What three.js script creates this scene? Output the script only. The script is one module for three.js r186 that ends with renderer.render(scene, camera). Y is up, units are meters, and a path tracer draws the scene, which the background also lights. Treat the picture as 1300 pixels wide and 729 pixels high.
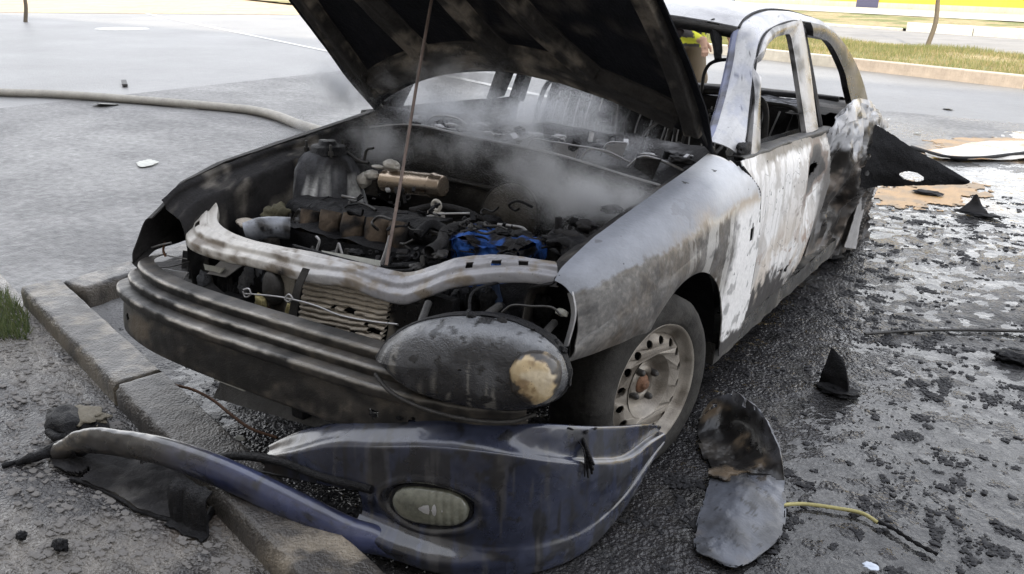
import * as THREE from 'three';
import { mergeGeometries, mergeVertices, toCreasedNormals } from 'three/addons/utils/BufferGeometryUtils.js';
import { RoundedBoxGeometry } from 'three/addons/geometries/RoundedBoxGeometry.js';
import { ImprovedNoise } from 'three/addons/math/ImprovedNoise.js';
import { MarchingCubes } from 'three/addons/objects/MarchingCubes.js';

// ---------------------------------------------------------------- camera
const scene = new THREE.Scene();
const V = (x, y, z) => new THREE.Vector3(x, y, z);
const YAW = -0.5705, PITCH = 0.361, ROLL = 0.0212, FOC = 1041.5;          // focal length in pixels of the 1300 x 729 photograph
const EYE = V(1.587, 1.3687, 2.0067);
const FWD = V(Math.sin(YAW) * Math.cos(PITCH), -Math.sin(PITCH), -Math.cos(YAW) * Math.cos(PITCH));
const R0 = V(Math.cos(YAW), 0, Math.sin(YAW)), U0 = R0.clone().cross(FWD);
const RIGHT = R0.clone().multiplyScalar(Math.cos(ROLL)).addScaledVector(U0, Math.sin(ROLL));
const UPV = RIGHT.clone().cross(FWD);
const camera = new THREE.PerspectiveCamera(2 * Math.atan(364.5 / FOC) * 180 / Math.PI, 1024 / 574, 0.05, 900);
camera.position.copy(EYE); camera.up.copy(UPV); camera.lookAt(EYE.clone().add(FWD));

// ---------------------------------------------------------------- sky and sun
const SUN = V(0.30, 0.60, 0.74).normalize();                                // behind the camera; the near ground lies in the shade of a building there
{
  const W = 512, H = 256, d = new Float32Array(W * H * 4);
  for (let j = 0; j < H; j++) for (let i = 0; i < W; i++) {
    const el = ((j + 0.5) / H - 0.5) * Math.PI, az = ((i + 0.5) / W - 0.5) * 2 * Math.PI;
    const dir = V(Math.cos(el) * Math.cos(az), Math.sin(el), Math.cos(el) * Math.sin(az));
    const t = Math.pow(Math.max(0, Math.sin(el)), 0.55), g = Math.max(0, dir.dot(SUN));
    const glow = 0.5 * Math.pow(g, 6);
    const k = (j * W + i) * 4;
    d[k] = 1.3 + (0.62 - 1.3) * t + glow; d[k + 1] = 1.3 + (0.66 - 1.3) * t + glow * 0.96; d[k + 2] = 1.29 + (0.76 - 1.29) * t + glow * 0.88; d[k + 3] = 1;
  }
  const sky = new THREE.DataTexture(d, W, H, THREE.RGBAFormat, THREE.FloatType);
  sky.mapping = THREE.EquirectangularReflectionMapping; sky.magFilter = sky.minFilter = THREE.LinearFilter; sky.needsUpdate = true;
  scene.background = sky; scene.environment = sky; scene.backgroundIntensity = 1.0; scene.environmentIntensity = 1.0;
}
const sun = new THREE.DirectionalLight(new THREE.Color(1.0, 0.90, 0.72), 2.6);
sun.position.copy(SUN).multiplyScalar(70); sun.target.position.set(0, 0, 0); sun.castShadow = true; sun.shadow.radius = 2;
Object.assign(sun.shadow.camera, { left: -45, right: 45, top: 45, bottom: -45, near: 1, far: 160 }); sun.shadow.mapSize.set(2048, 2048);
scene.add(sun, sun.target);
const EXPOSURE = 2.6;

// ---------------------------------------------------------------- small tools
let seed = 1234567;
const rnd = () => { seed = (Math.imul(seed, 1664525) + 1013904223) >>> 0; return seed / 4294967296; };
const rr = (a, b) => a + (b - a) * rnd();
const gauss = () => (rnd() + rnd() + rnd() + rnd() - 2) * 0.87;
const clamp = (x, a = 0, b = 1) => Math.min(b, Math.max(a, x));
const ss = (a, b, x) => { const t = clamp((x - a) / (b - a)); return t * t * (3 - 2 * t); };
const mix = (a, b, t) => a + (b - a) * t;
const mix3 = (a, b, t) => [mix(a[0], b[0], t), mix(a[1], b[1], t), mix(a[2], b[2], t)];
const IN = new ImprovedNoise();
const n3 = (x, y, z) => IN.noise(x + 31.7, y + 17.3, z + 53.1);
const fbm = (x, y, z, o = 4) => { let s = 0, a = 0.5, f = 1; for (let i = 0; i < o; i++) { s += a * n3(x * f, y * f, z * f + i * 7.1); a *= 0.5; f *= 2.03; } return s; };

// a photograph pixel gives a direction; the plane it lies on gives the distance
const CP = 0.0419, CDY = -0.0054;                                           // the car sits 2.4 degrees tail-down on its burnt rear tyres
const rayOf = (u, v) => FWD.clone().multiplyScalar(FOC).addScaledVector(RIGHT, u - 650).addScaledVector(UPV, 364.5 - v).normalize();
const toCar = (p, isDir) => V(p.x, p.y * Math.cos(CP) - p.z * Math.sin(CP) - (isDir ? 0 : CDY), p.z * Math.cos(CP) + p.y * Math.sin(CP));
function G(u, v, y = 0) { const d = rayOf(u, v), t = (y - EYE.y) / d.y; return EYE.clone().addScaledVector(d, t); }
function GZ(u, v, z) { const d = rayOf(u, v), t = (z - EYE.z) / d.z; return EYE.clone().addScaledVector(d, t); }
function K(u, v, ax, val) { const o = toCar(EYE), d = toCar(rayOf(u, v), true), t = (val - o[ax]) / d[ax]; return o.addScaledVector(d, t); }

const taken = {};
function numbered(n) { if (!(n in taken)) { taken[n] = 0; return n; } taken[n]++; return n + '_' + String(taken[n]).padStart(3, '0'); }
function mesh(name, geo, mat, parent = scene) {
  const m = new THREE.Mesh(geo, mat); m.castShadow = m.receiveShadow = true;
  m.name = parent === scene ? numbered(name) : name; parent.add(m); return m;
}
function group(name, label, category, grp) { const g = new THREE.Group(); g.name = numbered(name); scene.add(g); return tag(g, label, category, grp); }
function tag(o, label, category, grp) { Object.assign(o.userData, { label, category }); if (grp) o.userData.group = grp; return o; }
function structure(o) { o.userData.kind = 'structure'; return o; }

// geometry
function indexed(g) { return g.index ? g : mergeVertices(g); }
function cr(p, t) {                                                         // Catmull-Rom through an array of arrays
  const n = p.length - 1, s = clamp(t) * n, i = Math.min(n - 1, Math.floor(s)), f = s - i;
  const a = p[Math.max(0, i - 1)], b = p[i], c = p[i + 1], d = p[Math.min(n, i + 2)];
  return b.map((_, k) => 0.5 * ((2 * b[k]) + (-a[k] + c[k]) * f + (2 * a[k] - 5 * b[k] + 4 * c[k] - d[k]) * f * f + (-a[k] + 3 * b[k] - 3 * c[k] + d[k]) * f * f * f));
}
const A = (v) => Array.isArray(v) ? v : [v.x, v.y, v.z];
// surface through a grid of points; cut(u, v, p) drops cells, disp(p, u, v) moves points, thick gives it real thickness
function patch(rows, nu, nv, { cut, disp, thick = 0.003 } = {}) {
  const R = rows.map(r => r.map(A)), pos = [], idx = [];
  for (let i = 0; i <= nu; i++) {
    const u = i / nu;
    for (let j = 0; j <= nv; j++) {
      const v = j / nv; let p = cr(R.map(r => cr(r, v)), u);
      if (disp) { const q = disp(p, u, v); p = [p[0] + q[0], p[1] + q[1], p[2] + q[2]]; }
      pos.push(...p);
    }
  }
  for (let i = 0; i < nu; i++) for (let j = 0; j < nv; j++) {
    const a = i * (nv + 1) + j, b = a + 1, c = a + nv + 1, d = c + 1;
    if (cut) { const k = [0, 1, 2].map(q => (pos[a * 3 + q] + pos[d * 3 + q]) / 2); if (cut((i + 0.5) / nu, (j + 0.5) / nv, k)) continue; }
    idx.push(a, c, b, b, c, d);
  }
  const g = new THREE.BufferGeometry(); g.setAttribute('position', new THREE.Float32BufferAttribute(pos, 3)); g.setIndex(idx); g.computeVertexNormals();
  return thick ? thicken(g, thick) : g;
}
function thicken(g, t) {
  const p = g.attributes.position, n = g.attributes.normal, N = p.count, pos = [], idx = [], ix = g.index.array, edge = new Map();
  for (let i = 0; i < N; i++) pos.push(p.getX(i), p.getY(i), p.getZ(i));
  for (let i = 0; i < N; i++) pos.push(p.getX(i) - n.getX(i) * t, p.getY(i) - n.getY(i) * t, p.getZ(i) - n.getZ(i) * t);
  for (let i = 0; i < ix.length; i += 3) {
    const a = ix[i], b = ix[i + 1], c = ix[i + 2]; idx.push(a, b, c, a + N, c + N, b + N);
    for (const [x, y] of [[a, b], [b, c], [c, a]]) { const k = y + '_' + x; if (edge.has(k)) edge.delete(k); else edge.set(x + '_' + y, [x, y]); }
  }
  const base = new Map(); const get = (i) => { if (!base.has(i)) { base.set(i, pos.length / 3); pos.push(pos[i * 3], pos[i * 3 + 1], pos[i * 3 + 2]); } return base.get(i); };
  for (const [x, y] of edge.values()) { const a = get(x), b = get(y), c = get(x + N), d = get(y + N); idx.push(a, c, b, b, c, d); }
  const o = new THREE.BufferGeometry(); o.setAttribute('position', new THREE.Float32BufferAttribute(pos, 3)); o.setIndex(idx); o.computeVertexNormals(); return o;
}
function mirror(g) { const o = g.clone(), p = o.attributes.position; for (let i = 0; i < p.count; i++) p.setX(i, -p.getX(i)); const ix = o.index.array; for (let i = 0; i < ix.length; i += 3) { const t = ix[i]; ix[i] = ix[i + 1]; ix[i + 1] = t; } o.computeVertexNormals(); return o; }
function uvBox(g, s = 1) {                                                  // uv in metres from the main direction of each face
  g = g.index ? g.toNonIndexed() : g;
  const p = g.attributes.position, uv = new Float32Array(p.count * 2), a = V(), b = V(), c = V();
  for (let i = 0; i < p.count; i += 3) {
    a.fromBufferAttribute(p, i); b.fromBufferAttribute(p, i + 1).sub(a); c.fromBufferAttribute(p, i + 2).sub(a); b.cross(c);
    const x = Math.abs(b.x), y = Math.abs(b.y), z = Math.abs(b.z), m = x > y && x > z ? 0 : y > z ? 1 : 2;
    for (let k = 0; k < 3; k++) {
      const X = p.getX(i + k), Y = p.getY(i + k), Z = p.getZ(i + k);
      uv[(i + k) * 2] = (m === 0 ? Z : X) * s; uv[(i + k) * 2 + 1] = (m === 1 ? Z : Y) * s;
    }
  }
  g.setAttribute('uv', new THREE.BufferAttribute(uv, 2)); return g;
}
function tint(g, fn) {                                                      // vertex colours: the stuff each point is made of
  const p = g.attributes.position, c = new Float32Array(p.count * 3);
  for (let i = 0; i < p.count; i++) { const q = fn(p.getX(i), p.getY(i), p.getZ(i)); c[i * 3] = q[0]; c[i * 3 + 1] = q[1]; c[i * 3 + 2] = q[2]; }
  g.setAttribute('color', new THREE.BufferAttribute(c, 3)); return g;
}
function rough(g, amp, freq, oct = 3) {                                     // push every point along its normal by noise
  g = indexed(g); g.computeVertexNormals(); const p = g.attributes.position, n = g.attributes.normal;
  for (let i = 0; i < p.count; i++) {
    const k = amp * 2 * fbm(p.getX(i) * freq, p.getY(i) * freq, p.getZ(i) * freq, oct);
    p.setXYZ(i, p.getX(i) + n.getX(i) * k, p.getY(i) + n.getY(i) * k, p.getZ(i) + n.getZ(i) * k);
  }
  g.computeVertexNormals(); return g;
}
const strip = (g) => { for (const k of Object.keys(g.attributes)) if (k !== 'position' && k !== 'normal') g.deleteAttribute(k); return g; };
function lump(x, y, z, rx, ry, rz, amp = 0.35, f = 1.6, det = 4) {          // an irregular charred lump
  let g = strip(new THREE.IcosahedronGeometry(1, det)); g.deleteAttribute('normal'); g = mergeVertices(g);
  const p = g.attributes.position, o = rnd() * 50;
  for (let i = 0; i < p.count; i++) { const a = p.getX(i), b = p.getY(i), c = p.getZ(i), k = 1 + amp * 2 * fbm(a * f + o, b * f, c * f, 4); p.setXYZ(i, x + a * k * rx, y + b * k * ry, z + c * k * rz); }
  g.computeVertexNormals(); return g;
}
function tube(pts, r, seg = 40, rad = 7, taper) {
  const c = new THREE.CatmullRomCurve3(pts.map(p => V(...A(p)))), g = strip(new THREE.TubeGeometry(c, seg, r, rad, false));
  if (taper) { const p = g.attributes.position; for (let i = 0; i <= seg; i++) { const q = c.getPointAt(i / seg), k = taper(i / seg); for (let j = 0; j <= rad; j++) { const n = i * (rad + 1) + j; p.setXYZ(n, q.x + (p.getX(n) - q.x) * k, q.y + (p.getY(n) - q.y) * k, q.z + (p.getZ(n) - q.z) * k); } } g.computeVertexNormals(); }
  return g;
}
function box(x0, x1, y0, y1, z0, z1, r = 0.004) {
  const w = x1 - x0, h = y1 - y0, d = z1 - z0; const g = strip(new RoundedBoxGeometry(w, h, d, 2, Math.min(r, w / 2.1, h / 2.1, d / 2.1))); g.translate((x0 + x1) / 2, (y0 + y1) / 2, (z0 + z1) / 2); return g;
}
const merge = (list) => mergeGeometries(list.map(g => { g = g.index ? g.toNonIndexed() : g; return strip(g); }));
function lathe(prof, seg = 40) { return strip(new THREE.LatheGeometry(prof.map(([r, y]) => new THREE.Vector2(Math.max(r, 0.0002), y)), seg)); }
function along(g, a, b) {                                                   // stand a y-up geometry of height 1 between two points
  const d = b.clone().sub(a), q = new THREE.Quaternion().setFromUnitVectors(V(0, 1, 0), d.clone().normalize());
  return g.applyMatrix4(new THREE.Matrix4().compose(a, q, V(1, 1, 1)));
}
function rod(a, b, r, seg = 8) { const L = a.distanceTo(b), g = strip(new THREE.CylinderGeometry(r, r, L, seg)); g.translate(0, L / 2, 0); return along(g, a, b); }

// ---------------------------------------------------------------- textures: grain, speckle and relief
function hash2(ix, iy, s) { let h = Math.imul(ix, 374761393) + Math.imul(iy, 668265263) + Math.imul(s, 974634757); h = Math.imul(h ^ (h >>> 13), 1274126177); return ((h ^ (h >>> 16)) >>> 0) / 4294967296; }
function tileNoise(x, y, per, s) {
  const x0 = Math.floor(x), y0 = Math.floor(y), fx = x - x0, fy = y - y0, u = fx * fx * (3 - 2 * fx), v = fy * fy * (3 - 2 * fy);
  const h = (a, b) => hash2(((a % per) + per) % per, ((b % per) + per) % per, s);
  return mix(mix(h(x0, y0), h(x0 + 1, y0), u), mix(h(x0, y0 + 1), h(x0 + 1, y0 + 1), u), v);
}
function tfbm(u, v, per, o, s) { let a = 0.5, t = 0, w = 0, p = per; for (let i = 0; i < o; i++) { t += a * tileNoise(u * p, v * p, p, s + i); w += a; a *= 0.55; p *= 2; } return t / w; }
function tex(N, fn, srgb, rep = 1) {
  const d = new Uint8Array(N * N * 4);
  for (let j = 0; j < N; j++) for (let i = 0; i < N; i++) { const c = fn((i + 0.5) / N, (j + 0.5) / N), k = (j * N + i) * 4; const q = Array.isArray(c) ? c : [c, c, c]; d[k] = clamp(q[0]) * 255; d[k + 1] = clamp(q[1]) * 255; d[k + 2] = clamp(q[2]) * 255; d[k + 3] = 255; }
  const t = new THREE.DataTexture(d, N, N, THREE.RGBAFormat); t.wrapS = t.wrapT = THREE.RepeatWrapping; t.magFilter = THREE.LinearFilter; t.minFilter = THREE.LinearMipmapLinearFilter; t.generateMipmaps = true; if (srgb) t.colorSpace = THREE.SRGBColorSpace; t.repeat.set(rep, rep); t.needsUpdate = true; return t;
}
// colours laid out over a flat stretch: u across [a0, a1], v up [b0, b1], both in metres
function sheetTex(W, H, fn) {
  const d = new Uint8Array(W * H * 4); for (let j = 0; j < H; j++) for (let i = 0; i < W; i++) { const q = fn((i + 0.5) / W, (j + 0.5) / H), k = (j * W + i) * 4; for (let c = 0; c < 3; c++) d[k + c] = Math.pow(clamp(q[c]), 1 / 2.2) * 255; d[k + 3] = 255; }
  const t = new THREE.DataTexture(d, W, H, THREE.RGBAFormat); t.wrapS = t.wrapT = THREE.RepeatWrapping; t.magFilter = THREE.LinearFilter; t.minFilter = THREE.LinearMipmapLinearFilter; t.generateMipmaps = true; t.colorSpace = THREE.SRGBColorSpace; t.needsUpdate = true; return t;
}
function uvSheet(g, ax, a0, a1, ay, b0, b1, over) { g = g.index ? g.toNonIndexed() : g; const p = g.attributes.position, uv = new Float32Array(p.count * 2), get = { x: 'getX', y: 'getY', z: 'getZ' }; for (let i = 0; i < p.count; i++) { uv[i * 2] = (p[get[ax]](i) - a0) / (a1 - a0); uv[i * 2 + 1] = ((p[get[ay]](i) + (over ? over(p.getX(i)) : 0)) - b0) / (b1 - b0); } g.setAttribute('uv', new THREE.BufferAttribute(uv, 2)); return g; }
function flakes(a, b, cell, prob, r0, r1, s) {                              // 1 inside scattered round-ish flakes
  const ca = Math.floor(a / cell), cb = Math.floor(b / cell); for (let i = -1; i <= 1; i++) for (let j = -1; j <= 1; j++) { const h = hash2(ca + i, cb + j, s); if (h > prob) continue; const x = (ca + i + hash2(ca + i, cb + j, s + 1)) * cell, y = (cb + j + hash2(ca + i, cb + j, s + 2)) * cell, r = mix(r0, r1, Math.pow(hash2(ca + i, cb + j, s + 3), 3)), q = Math.atan2(b - y, a - x), k = r * (1 + 0.35 * Math.sin(3 * q + 20 * h) + 0.25 * Math.sin(5 * q + 50 * h)); if (Math.hypot(a - x, b - y) < k) return 1; } return 0;
}
const again = (t, rep) => { const c = t.clone(); c.repeat.set(rep, rep); c.needsUpdate = true; return c; };
const T_soot = tex(512, (u, v) => { const a = tfbm(u, v, 6, 6, 11), b = tfbm(u, v, 40, 3, 23); const k = 0.30 + 0.75 * a + 0.35 * (b - 0.5); return [k, k * 0.985, k * 0.97]; }, false);
const T_ash = tex(512, (u, v) => { const a = tfbm(u, v, 5, 6, 41), s = tfbm(u, v, 64, 2, 47), st = tfbm(u * 1, v * 0.13 + 0.3, 24, 3, 71); let k = 0.66 + 0.42 * a + 0.12 * (s - 0.5) - 0.10 * ss(0.55, 0.8, st); if (s > 0.86) k *= 0.55; return [k, k * 0.985, k * 0.965]; }, false);
const T_bump = tex(512, (u, v) => 0.6 * tfbm(u, v, 8, 6, 91) + 0.4 * tfbm(u, v, 50, 3, 97), false);
const T_rough = tex(256, (u, v) => 0.55 + 0.6 * (tfbm(u, v, 6, 5, 131) - 0.4), false);
const T_grit = tex(512, (u, v) => { const a = tfbm(u, v, 60, 3, 151), b = tfbm(u, v, 14, 3, 157); return 0.65 * a + 0.35 * b; }, false);

const std = (o) => new THREE.MeshStandardMaterial(o);
const phys = (o) => new THREE.MeshPhysicalMaterial(o);                       // soot is porous and shines little
const C = (r, g, b) => new THREE.Color().setRGB(r, g, b);
const M = {
  soot: phys({ specularIntensity: 0.35, color: C(0.035, 0.034, 0.035), roughness: 0.72, map: again(T_soot, 3), bumpMap: again(T_bump, 4), bumpScale: 0.006 }),
  sootVC: phys({ specularIntensity: 0.35, vertexColors: true, roughness: 0.72, map: again(T_soot, 3), bumpMap: again(T_bump, 4), bumpScale: 0.005 }),
  char: phys({ specularIntensity: 0.35, color: C(0.016, 0.016, 0.018), roughness: 0.5, map: again(T_soot, 5), bumpMap: again(T_bump, 9), bumpScale: 0.008 }),
  burnt: std({ vertexColors: true, roughness: 0.52, map: again(T_ash, 2.2), roughnessMap: again(T_rough, 2), bumpMap: again(T_bump, 3), bumpScale: 0.0015 }),
  steel: std({ color: C(0.42, 0.42, 0.43), roughness: 0.5, metalness: 0.35, map: again(T_ash, 4), bumpMap: again(T_bump, 6), bumpScale: 0.002 }),
  steelVC: std({ vertexColors: true, roughness: 0.46, metalness: 0.35, map: again(T_ash, 4), bumpMap: again(T_bump, 6), bumpScale: 0.002 }),
  dark: std({ color: C(0.06, 0.058, 0.056), roughness: 0.55, metalness: 0.3, map: again(T_soot, 5), bumpMap: again(T_bump, 8), bumpScale: 0.003 }),
  tan: std({ color: C(0.54, 0.49, 0.42), roughness: 0.8, map: again(T_ash, 6), bumpMap: again(T_grit, 6), bumpScale: 0.004 }),
  rust: std({ color: C(0.20, 0.10, 0.055), roughness: 0.8, map: again(T_soot, 6), bumpMap: again(T_bump, 10), bumpScale: 0.003 }),
  rubber: phys({ specularIntensity: 0.35, color: C(0.055, 0.053, 0.05), roughness: 0.8, map: again(T_soot, 4), bumpMap: again(T_bump, 10), bumpScale: 0.002 }),
  blue: phys({ specularIntensity: 0.35, vertexColors: true, roughness: 0.6, map: again(T_soot, 5), bumpMap: again(T_bump, 8), bumpScale: 0.006 }),
  pale: std({ color: C(0.55, 0.56, 0.52), roughness: 0.6, map: again(T_ash, 8) }),
  bumper: new THREE.MeshPhysicalMaterial({ vertexColors: true, roughness: 0.5, clearcoat: 0.85, clearcoatRoughness: 0.14, map: again(T_soot, 2), roughnessMap: again(T_rough, 2), bumpMap: again(T_bump, 2), bumpScale: 0.0009 }),
  lens: new THREE.MeshPhysicalMaterial({ color: C(0.20, 0.205, 0.165), roughness: 0.16, clearcoat: 0.6, map: again(T_soot, 4), bumpMap: again(T_bump, 5), bumpScale: 0.001 }),
  concrete: std({ vertexColors: true, roughness: 0.7, map: again(T_ash, 1.6), bumpMap: again(T_grit, 3), bumpScale: 0.006, roughnessMap: again(T_rough, 1.3) }),
};
const put = (name, geo, mat, parent, s = 1) => mesh(name, uvBox(geo, s), mat, parent);

// ================================================================ the setting
// the line of the near kerb's outer face: z = kerbZ(x)
const KB = 0.2585, kerbZ = (x) => 0.405 + KB * (x + 1.93);
const KD = V(1, 0, KB).normalize(), KN = V(-KB, 0, 1).normalize();           // along the kerb; out of it, away from the car
const carDist = (x, z) => Math.hypot(Math.max(0, Math.abs(x) - 0.85), Math.max(0, z > 0 ? z - 0.75 : -z - 3.3));
const PX0 = -7.5, PZ0 = -8.5, PS = 12;                                      // the part of the asphalt that is built in relief
// how much soot and burnt debris has been washed over a place, 0 to 1
function sootAt(x, z) {
  const nose = ss(-0.3, 0.3, z) * ss(-1.75, -1.2, x), side = mix(0.45, 1, Math.max(ss(-0.5, 0.1, x), nose)), d = carDist(x, z) / mix(0.55, 2.6, Math.max(ss(-0.3, 0.3, x), 0.6 * nose));
  const n = fbm(x * 0.9, 2.2, z * 0.9, 4) * 1.3 + fbm(x * 4, 5.2, z * 4, 3) * 0.6;
  const back = ss(-5.4, -2.4, z);
  return clamp((1.25 - d + n * 1.1) * (0.25 + 0.75 * back)) * (0.45 + 0.55 * side);
}
function heightAt(x, z) {                                                   // relief of the asphalt in metres
  const s = clamp(1.3 - carDist(x, z) / 2.2);
  const low = 0.0030 * ss(0.85, 1.35, x + 0.5 * fbm(x * 1.3, 6.6, z * 1.3, 3)) * ss(0.9, 0.2, z);                  // the ground falls a little to the right of the car
  return -low + 0.010 * fbm(x * 0.75 + 3.3, 1.1, z * 0.75, 3) + 0.005 * fbm(x * 3.1, 9.4, z * 3.1, 3) + 0.0075 * (0.5 + s) * fbm(x * 15, 4.4, z * 15, 4);
}
{
  const N = 1024;
  const map = tex(N, (u, v) => {
    const x = PX0 + u * PS, z = PZ0 + v * PS, s = sootAt(x, z), n = fbm(x * 1.3, 0.5, z * 1.3, 4), f = fbm(x * 26, 3.5, z * 26, 3), st = fbm(x * 0.7, 8.5, z * 3.2, 4);
    let c = mix3([0.13, 0.128, 0.127], [0.195, 0.192, 0.188], ss(-0.25, 0.3, n + 0.5 * st)); c = c.map(k => k * (1 + 0.55 * f));
    c = c.map(k => k * mix(1, 0.24, ss(0.5, 1.1, x + 0.4 * n) * ss(-6.5, -4.5, z)));                                     // the washed-down side is stained dark
    const dark = clamp(s * 1.15 + 0.9 * f * s);
    c = mix3(c, [0.02, 0.019, 0.02], clamp(dark));
    const q1 = Math.hypot((x - 0.95) / 0.55, (z + 4.35) / 0.34), q2 = Math.hypot((x - 1.25) / 0.75, (z + 6.35) / 0.42);      // rust-coloured foam that settled on the wet road
    const o = Math.max(1 - ss(0.35, 1.1, q1 + n * 1.6), 0.8 * (1 - ss(0.4, 1.1, q2 + n * 1.4)));
    c = mix3(c, [0.50, 0.31, 0.13], o * clamp(0.75 + f * 1.6));
    return c.map(k => Math.pow(k, 1 / 2.2));
  }, true);
  const rg = tex(N, (u, v) => {
    const x = PX0 + u * PS, z = PZ0 + v * PS, n = fbm(x * 0.8 + 9, 3.5, z * 0.8, 4), f = fbm(x * 20, 6.5, z * 20, 3), s = sootAt(x, z);
    return clamp(0.34 + 0.16 * ss(-0.5, -1.6, x) + (0.15 + 0.35 * ss(-1, 0.3, x)) * n + 0.3 * f - 0.14 * s, 0.12, 0.85);
  }, false);
  const bump = again(T_grit, PS / 0.55);
  const mat = phys({ specularIntensity: 0.6, map, roughnessMap: rg, roughness: 1, bumpMap: bump, bumpScale: 0.010 });
  // cells are finer where the camera stands close
  const xs = [], zs = []; for (let x = PX0; x < PX0 + PS - 1e-6;) { xs.push(x); x += x < -2.6 ? 0.08 : x < -1.0 ? 0.035 : x < 2.4 ? 0.016 : 0.06; } xs.push(PX0 + PS);
  for (let z = PZ0; z < PZ0 + PS - 1e-6;) { zs.push(z); z += z < -4.5 ? 0.07 : z < -2 ? 0.03 : z < 1.1 ? 0.016 : 0.06; } zs.push(PZ0 + PS);
  const pos = [], uv = [], idx = [], W = xs.length;
  for (const z of zs) for (const x of xs) {
    const e = Math.min(x - PX0, PX0 + PS - x, z - PZ0, PZ0 + PS - z);
    pos.push(x, heightAt(x, z) * ss(0, 1, e), z); uv.push((x - PX0) / PS, (z - PZ0) / PS);
  }
  for (let j = 0; j + 1 < zs.length; j++) for (let i = 0; i + 1 < W; i++) { const a = j * W + i; idx.push(a, a + W, a + 1, a + 1, a + W, a + W + 1); }
  const g = new THREE.BufferGeometry(); g.setAttribute('position', new THREE.Float32BufferAttribute(pos, 3)); g.setAttribute('uv', new THREE.Float32BufferAttribute(uv, 2)); g.setIndex(idx); g.computeVertexNormals();
  structure(mesh('road', g, mat));
  // the same asphalt on to the horizon
  const s = new THREE.Shape([new THREE.Vector2(-300, -300), new THREE.Vector2(300, -300), new THREE.Vector2(300, 300), new THREE.Vector2(-300, 300)]);
  const h = [[PX0, -PZ0], [PX0 + PS, -PZ0], [PX0 + PS, -PZ0 - PS], [PX0, -PZ0 - PS]].map(([x, y]) => new THREE.Vector2(x, y)); s.holes.push(new THREE.Path(h));
  const far = new THREE.ShapeGeometry(s); far.rotateX(-Math.PI / 2);
  const fm = tex(512, (u, v) => { const a = tfbm(u, v, 4, 6, 201), b = tfbm(u, v, 90, 2, 211), st = tfbm(u * 0.25 + 0.1, v, 16, 3, 221); const k = 0.175 + 0.06 * (a - 0.45) * 2 + 0.03 * (b - 0.5) + 0.03 * (st - 0.5); return [k, k * 0.99, k * 0.985].map(q => Math.pow(clamp(q), 1 / 2.2)); }, true, 1 / 7);
  structure(mesh('asphalt', far, std({ map: fm, roughness: 0.44, bumpMap: again(T_grit, 1 / 0.9), bumpScale: 0.008 })));
  // water standing in the hollows of the asphalt
  const wg = new THREE.PlaneGeometry(6.2, 8.6); wg.rotateX(-Math.PI / 2); wg.translate(2.2, -0.0012, -3.6);
  structure(mesh('water', wg, new THREE.MeshPhysicalMaterial({ color: C(0.88, 0.88, 0.87), roughness: 0.05, transmission: 1, thickness: 0, ior: 1.34, bumpMap: again(tex(256, (u, v) => tfbm(u, v, 7, 5, 301), false), 9), bumpScale: 0.010 })));
}

// trodden dirt and broken screed beyond the kerb
{
  const cols = 150, rows = 110, pos = [], col = [], uv = [], idx = [];
  for (let j = 0; j <= rows; j++) for (let i = 0; i <= cols; i++) {
    const a = -9 + 13 * Math.pow(i / cols, 0.62) , b = 3.2 * Math.pow(j / rows, 1.3) - 0.02;
    const x = a, z = kerbZ(a) + b, e = ss(0, 0.05, b);
    const n = fbm(x * 2.1, 7.7, z * 2.1, 4), f = fbm(x * 13, 2.7, z * 13, 4), t = fbm(x * 34, 6.1, z * 34, 3);
    pos.push(x, 0.016 + e * (0.020 * n + 0.020 * f + 0.010 * t), z); uv.push(x, z);
    const dark = clamp(ss(0.02, 0.30, n + 0.45 * f + 0.75 * (1 - ss(0.15, 1.0, Math.hypot((x + 0.72) / 0.9, (z - 0.92) / 0.42)))) );
    let c = mix3([0.20, 0.183, 0.162], [0.060, 0.054, 0.048], clamp(0.45 + 2.2 * f + 1.0 * t)); c = mix3(c, [0.035, 0.033, 0.034], dark * 0.94);
    const br = ss(0.05, 0.35, fbm(x * 3, 1.7, z * 3 + 5, 3)) * ss(-0.4, 0.2, x); c = mix3(c, [0.16, 0.115, 0.08], br * 0.6);
    col.push(...c);
  }
  for (let j = 0; j < rows; j++) for (let i = 0; i < cols; i++) { const a = j * (cols + 1) + i; idx.push(a, a + cols + 1, a + 1, a + 1, a + cols + 1, a + cols + 2); }
  const g = new THREE.BufferGeometry(); g.setAttribute('position', new THREE.Float32BufferAttribute(pos, 3)); g.setAttribute('color', new THREE.Float32BufferAttribute(col, 3)); g.setAttribute('uv', new THREE.Float32BufferAttribute(uv, 2)); g.setIndex(idx); g.computeVertexNormals();
  structure(mesh('dirt', g, std({ vertexColors: true, roughness: 0.44, roughnessMap: again(T_rough, 1.5), map: again(T_ash, 2.5), bumpMap: again(T_grit, 2.4), bumpScale: 0.012 })));
}

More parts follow.
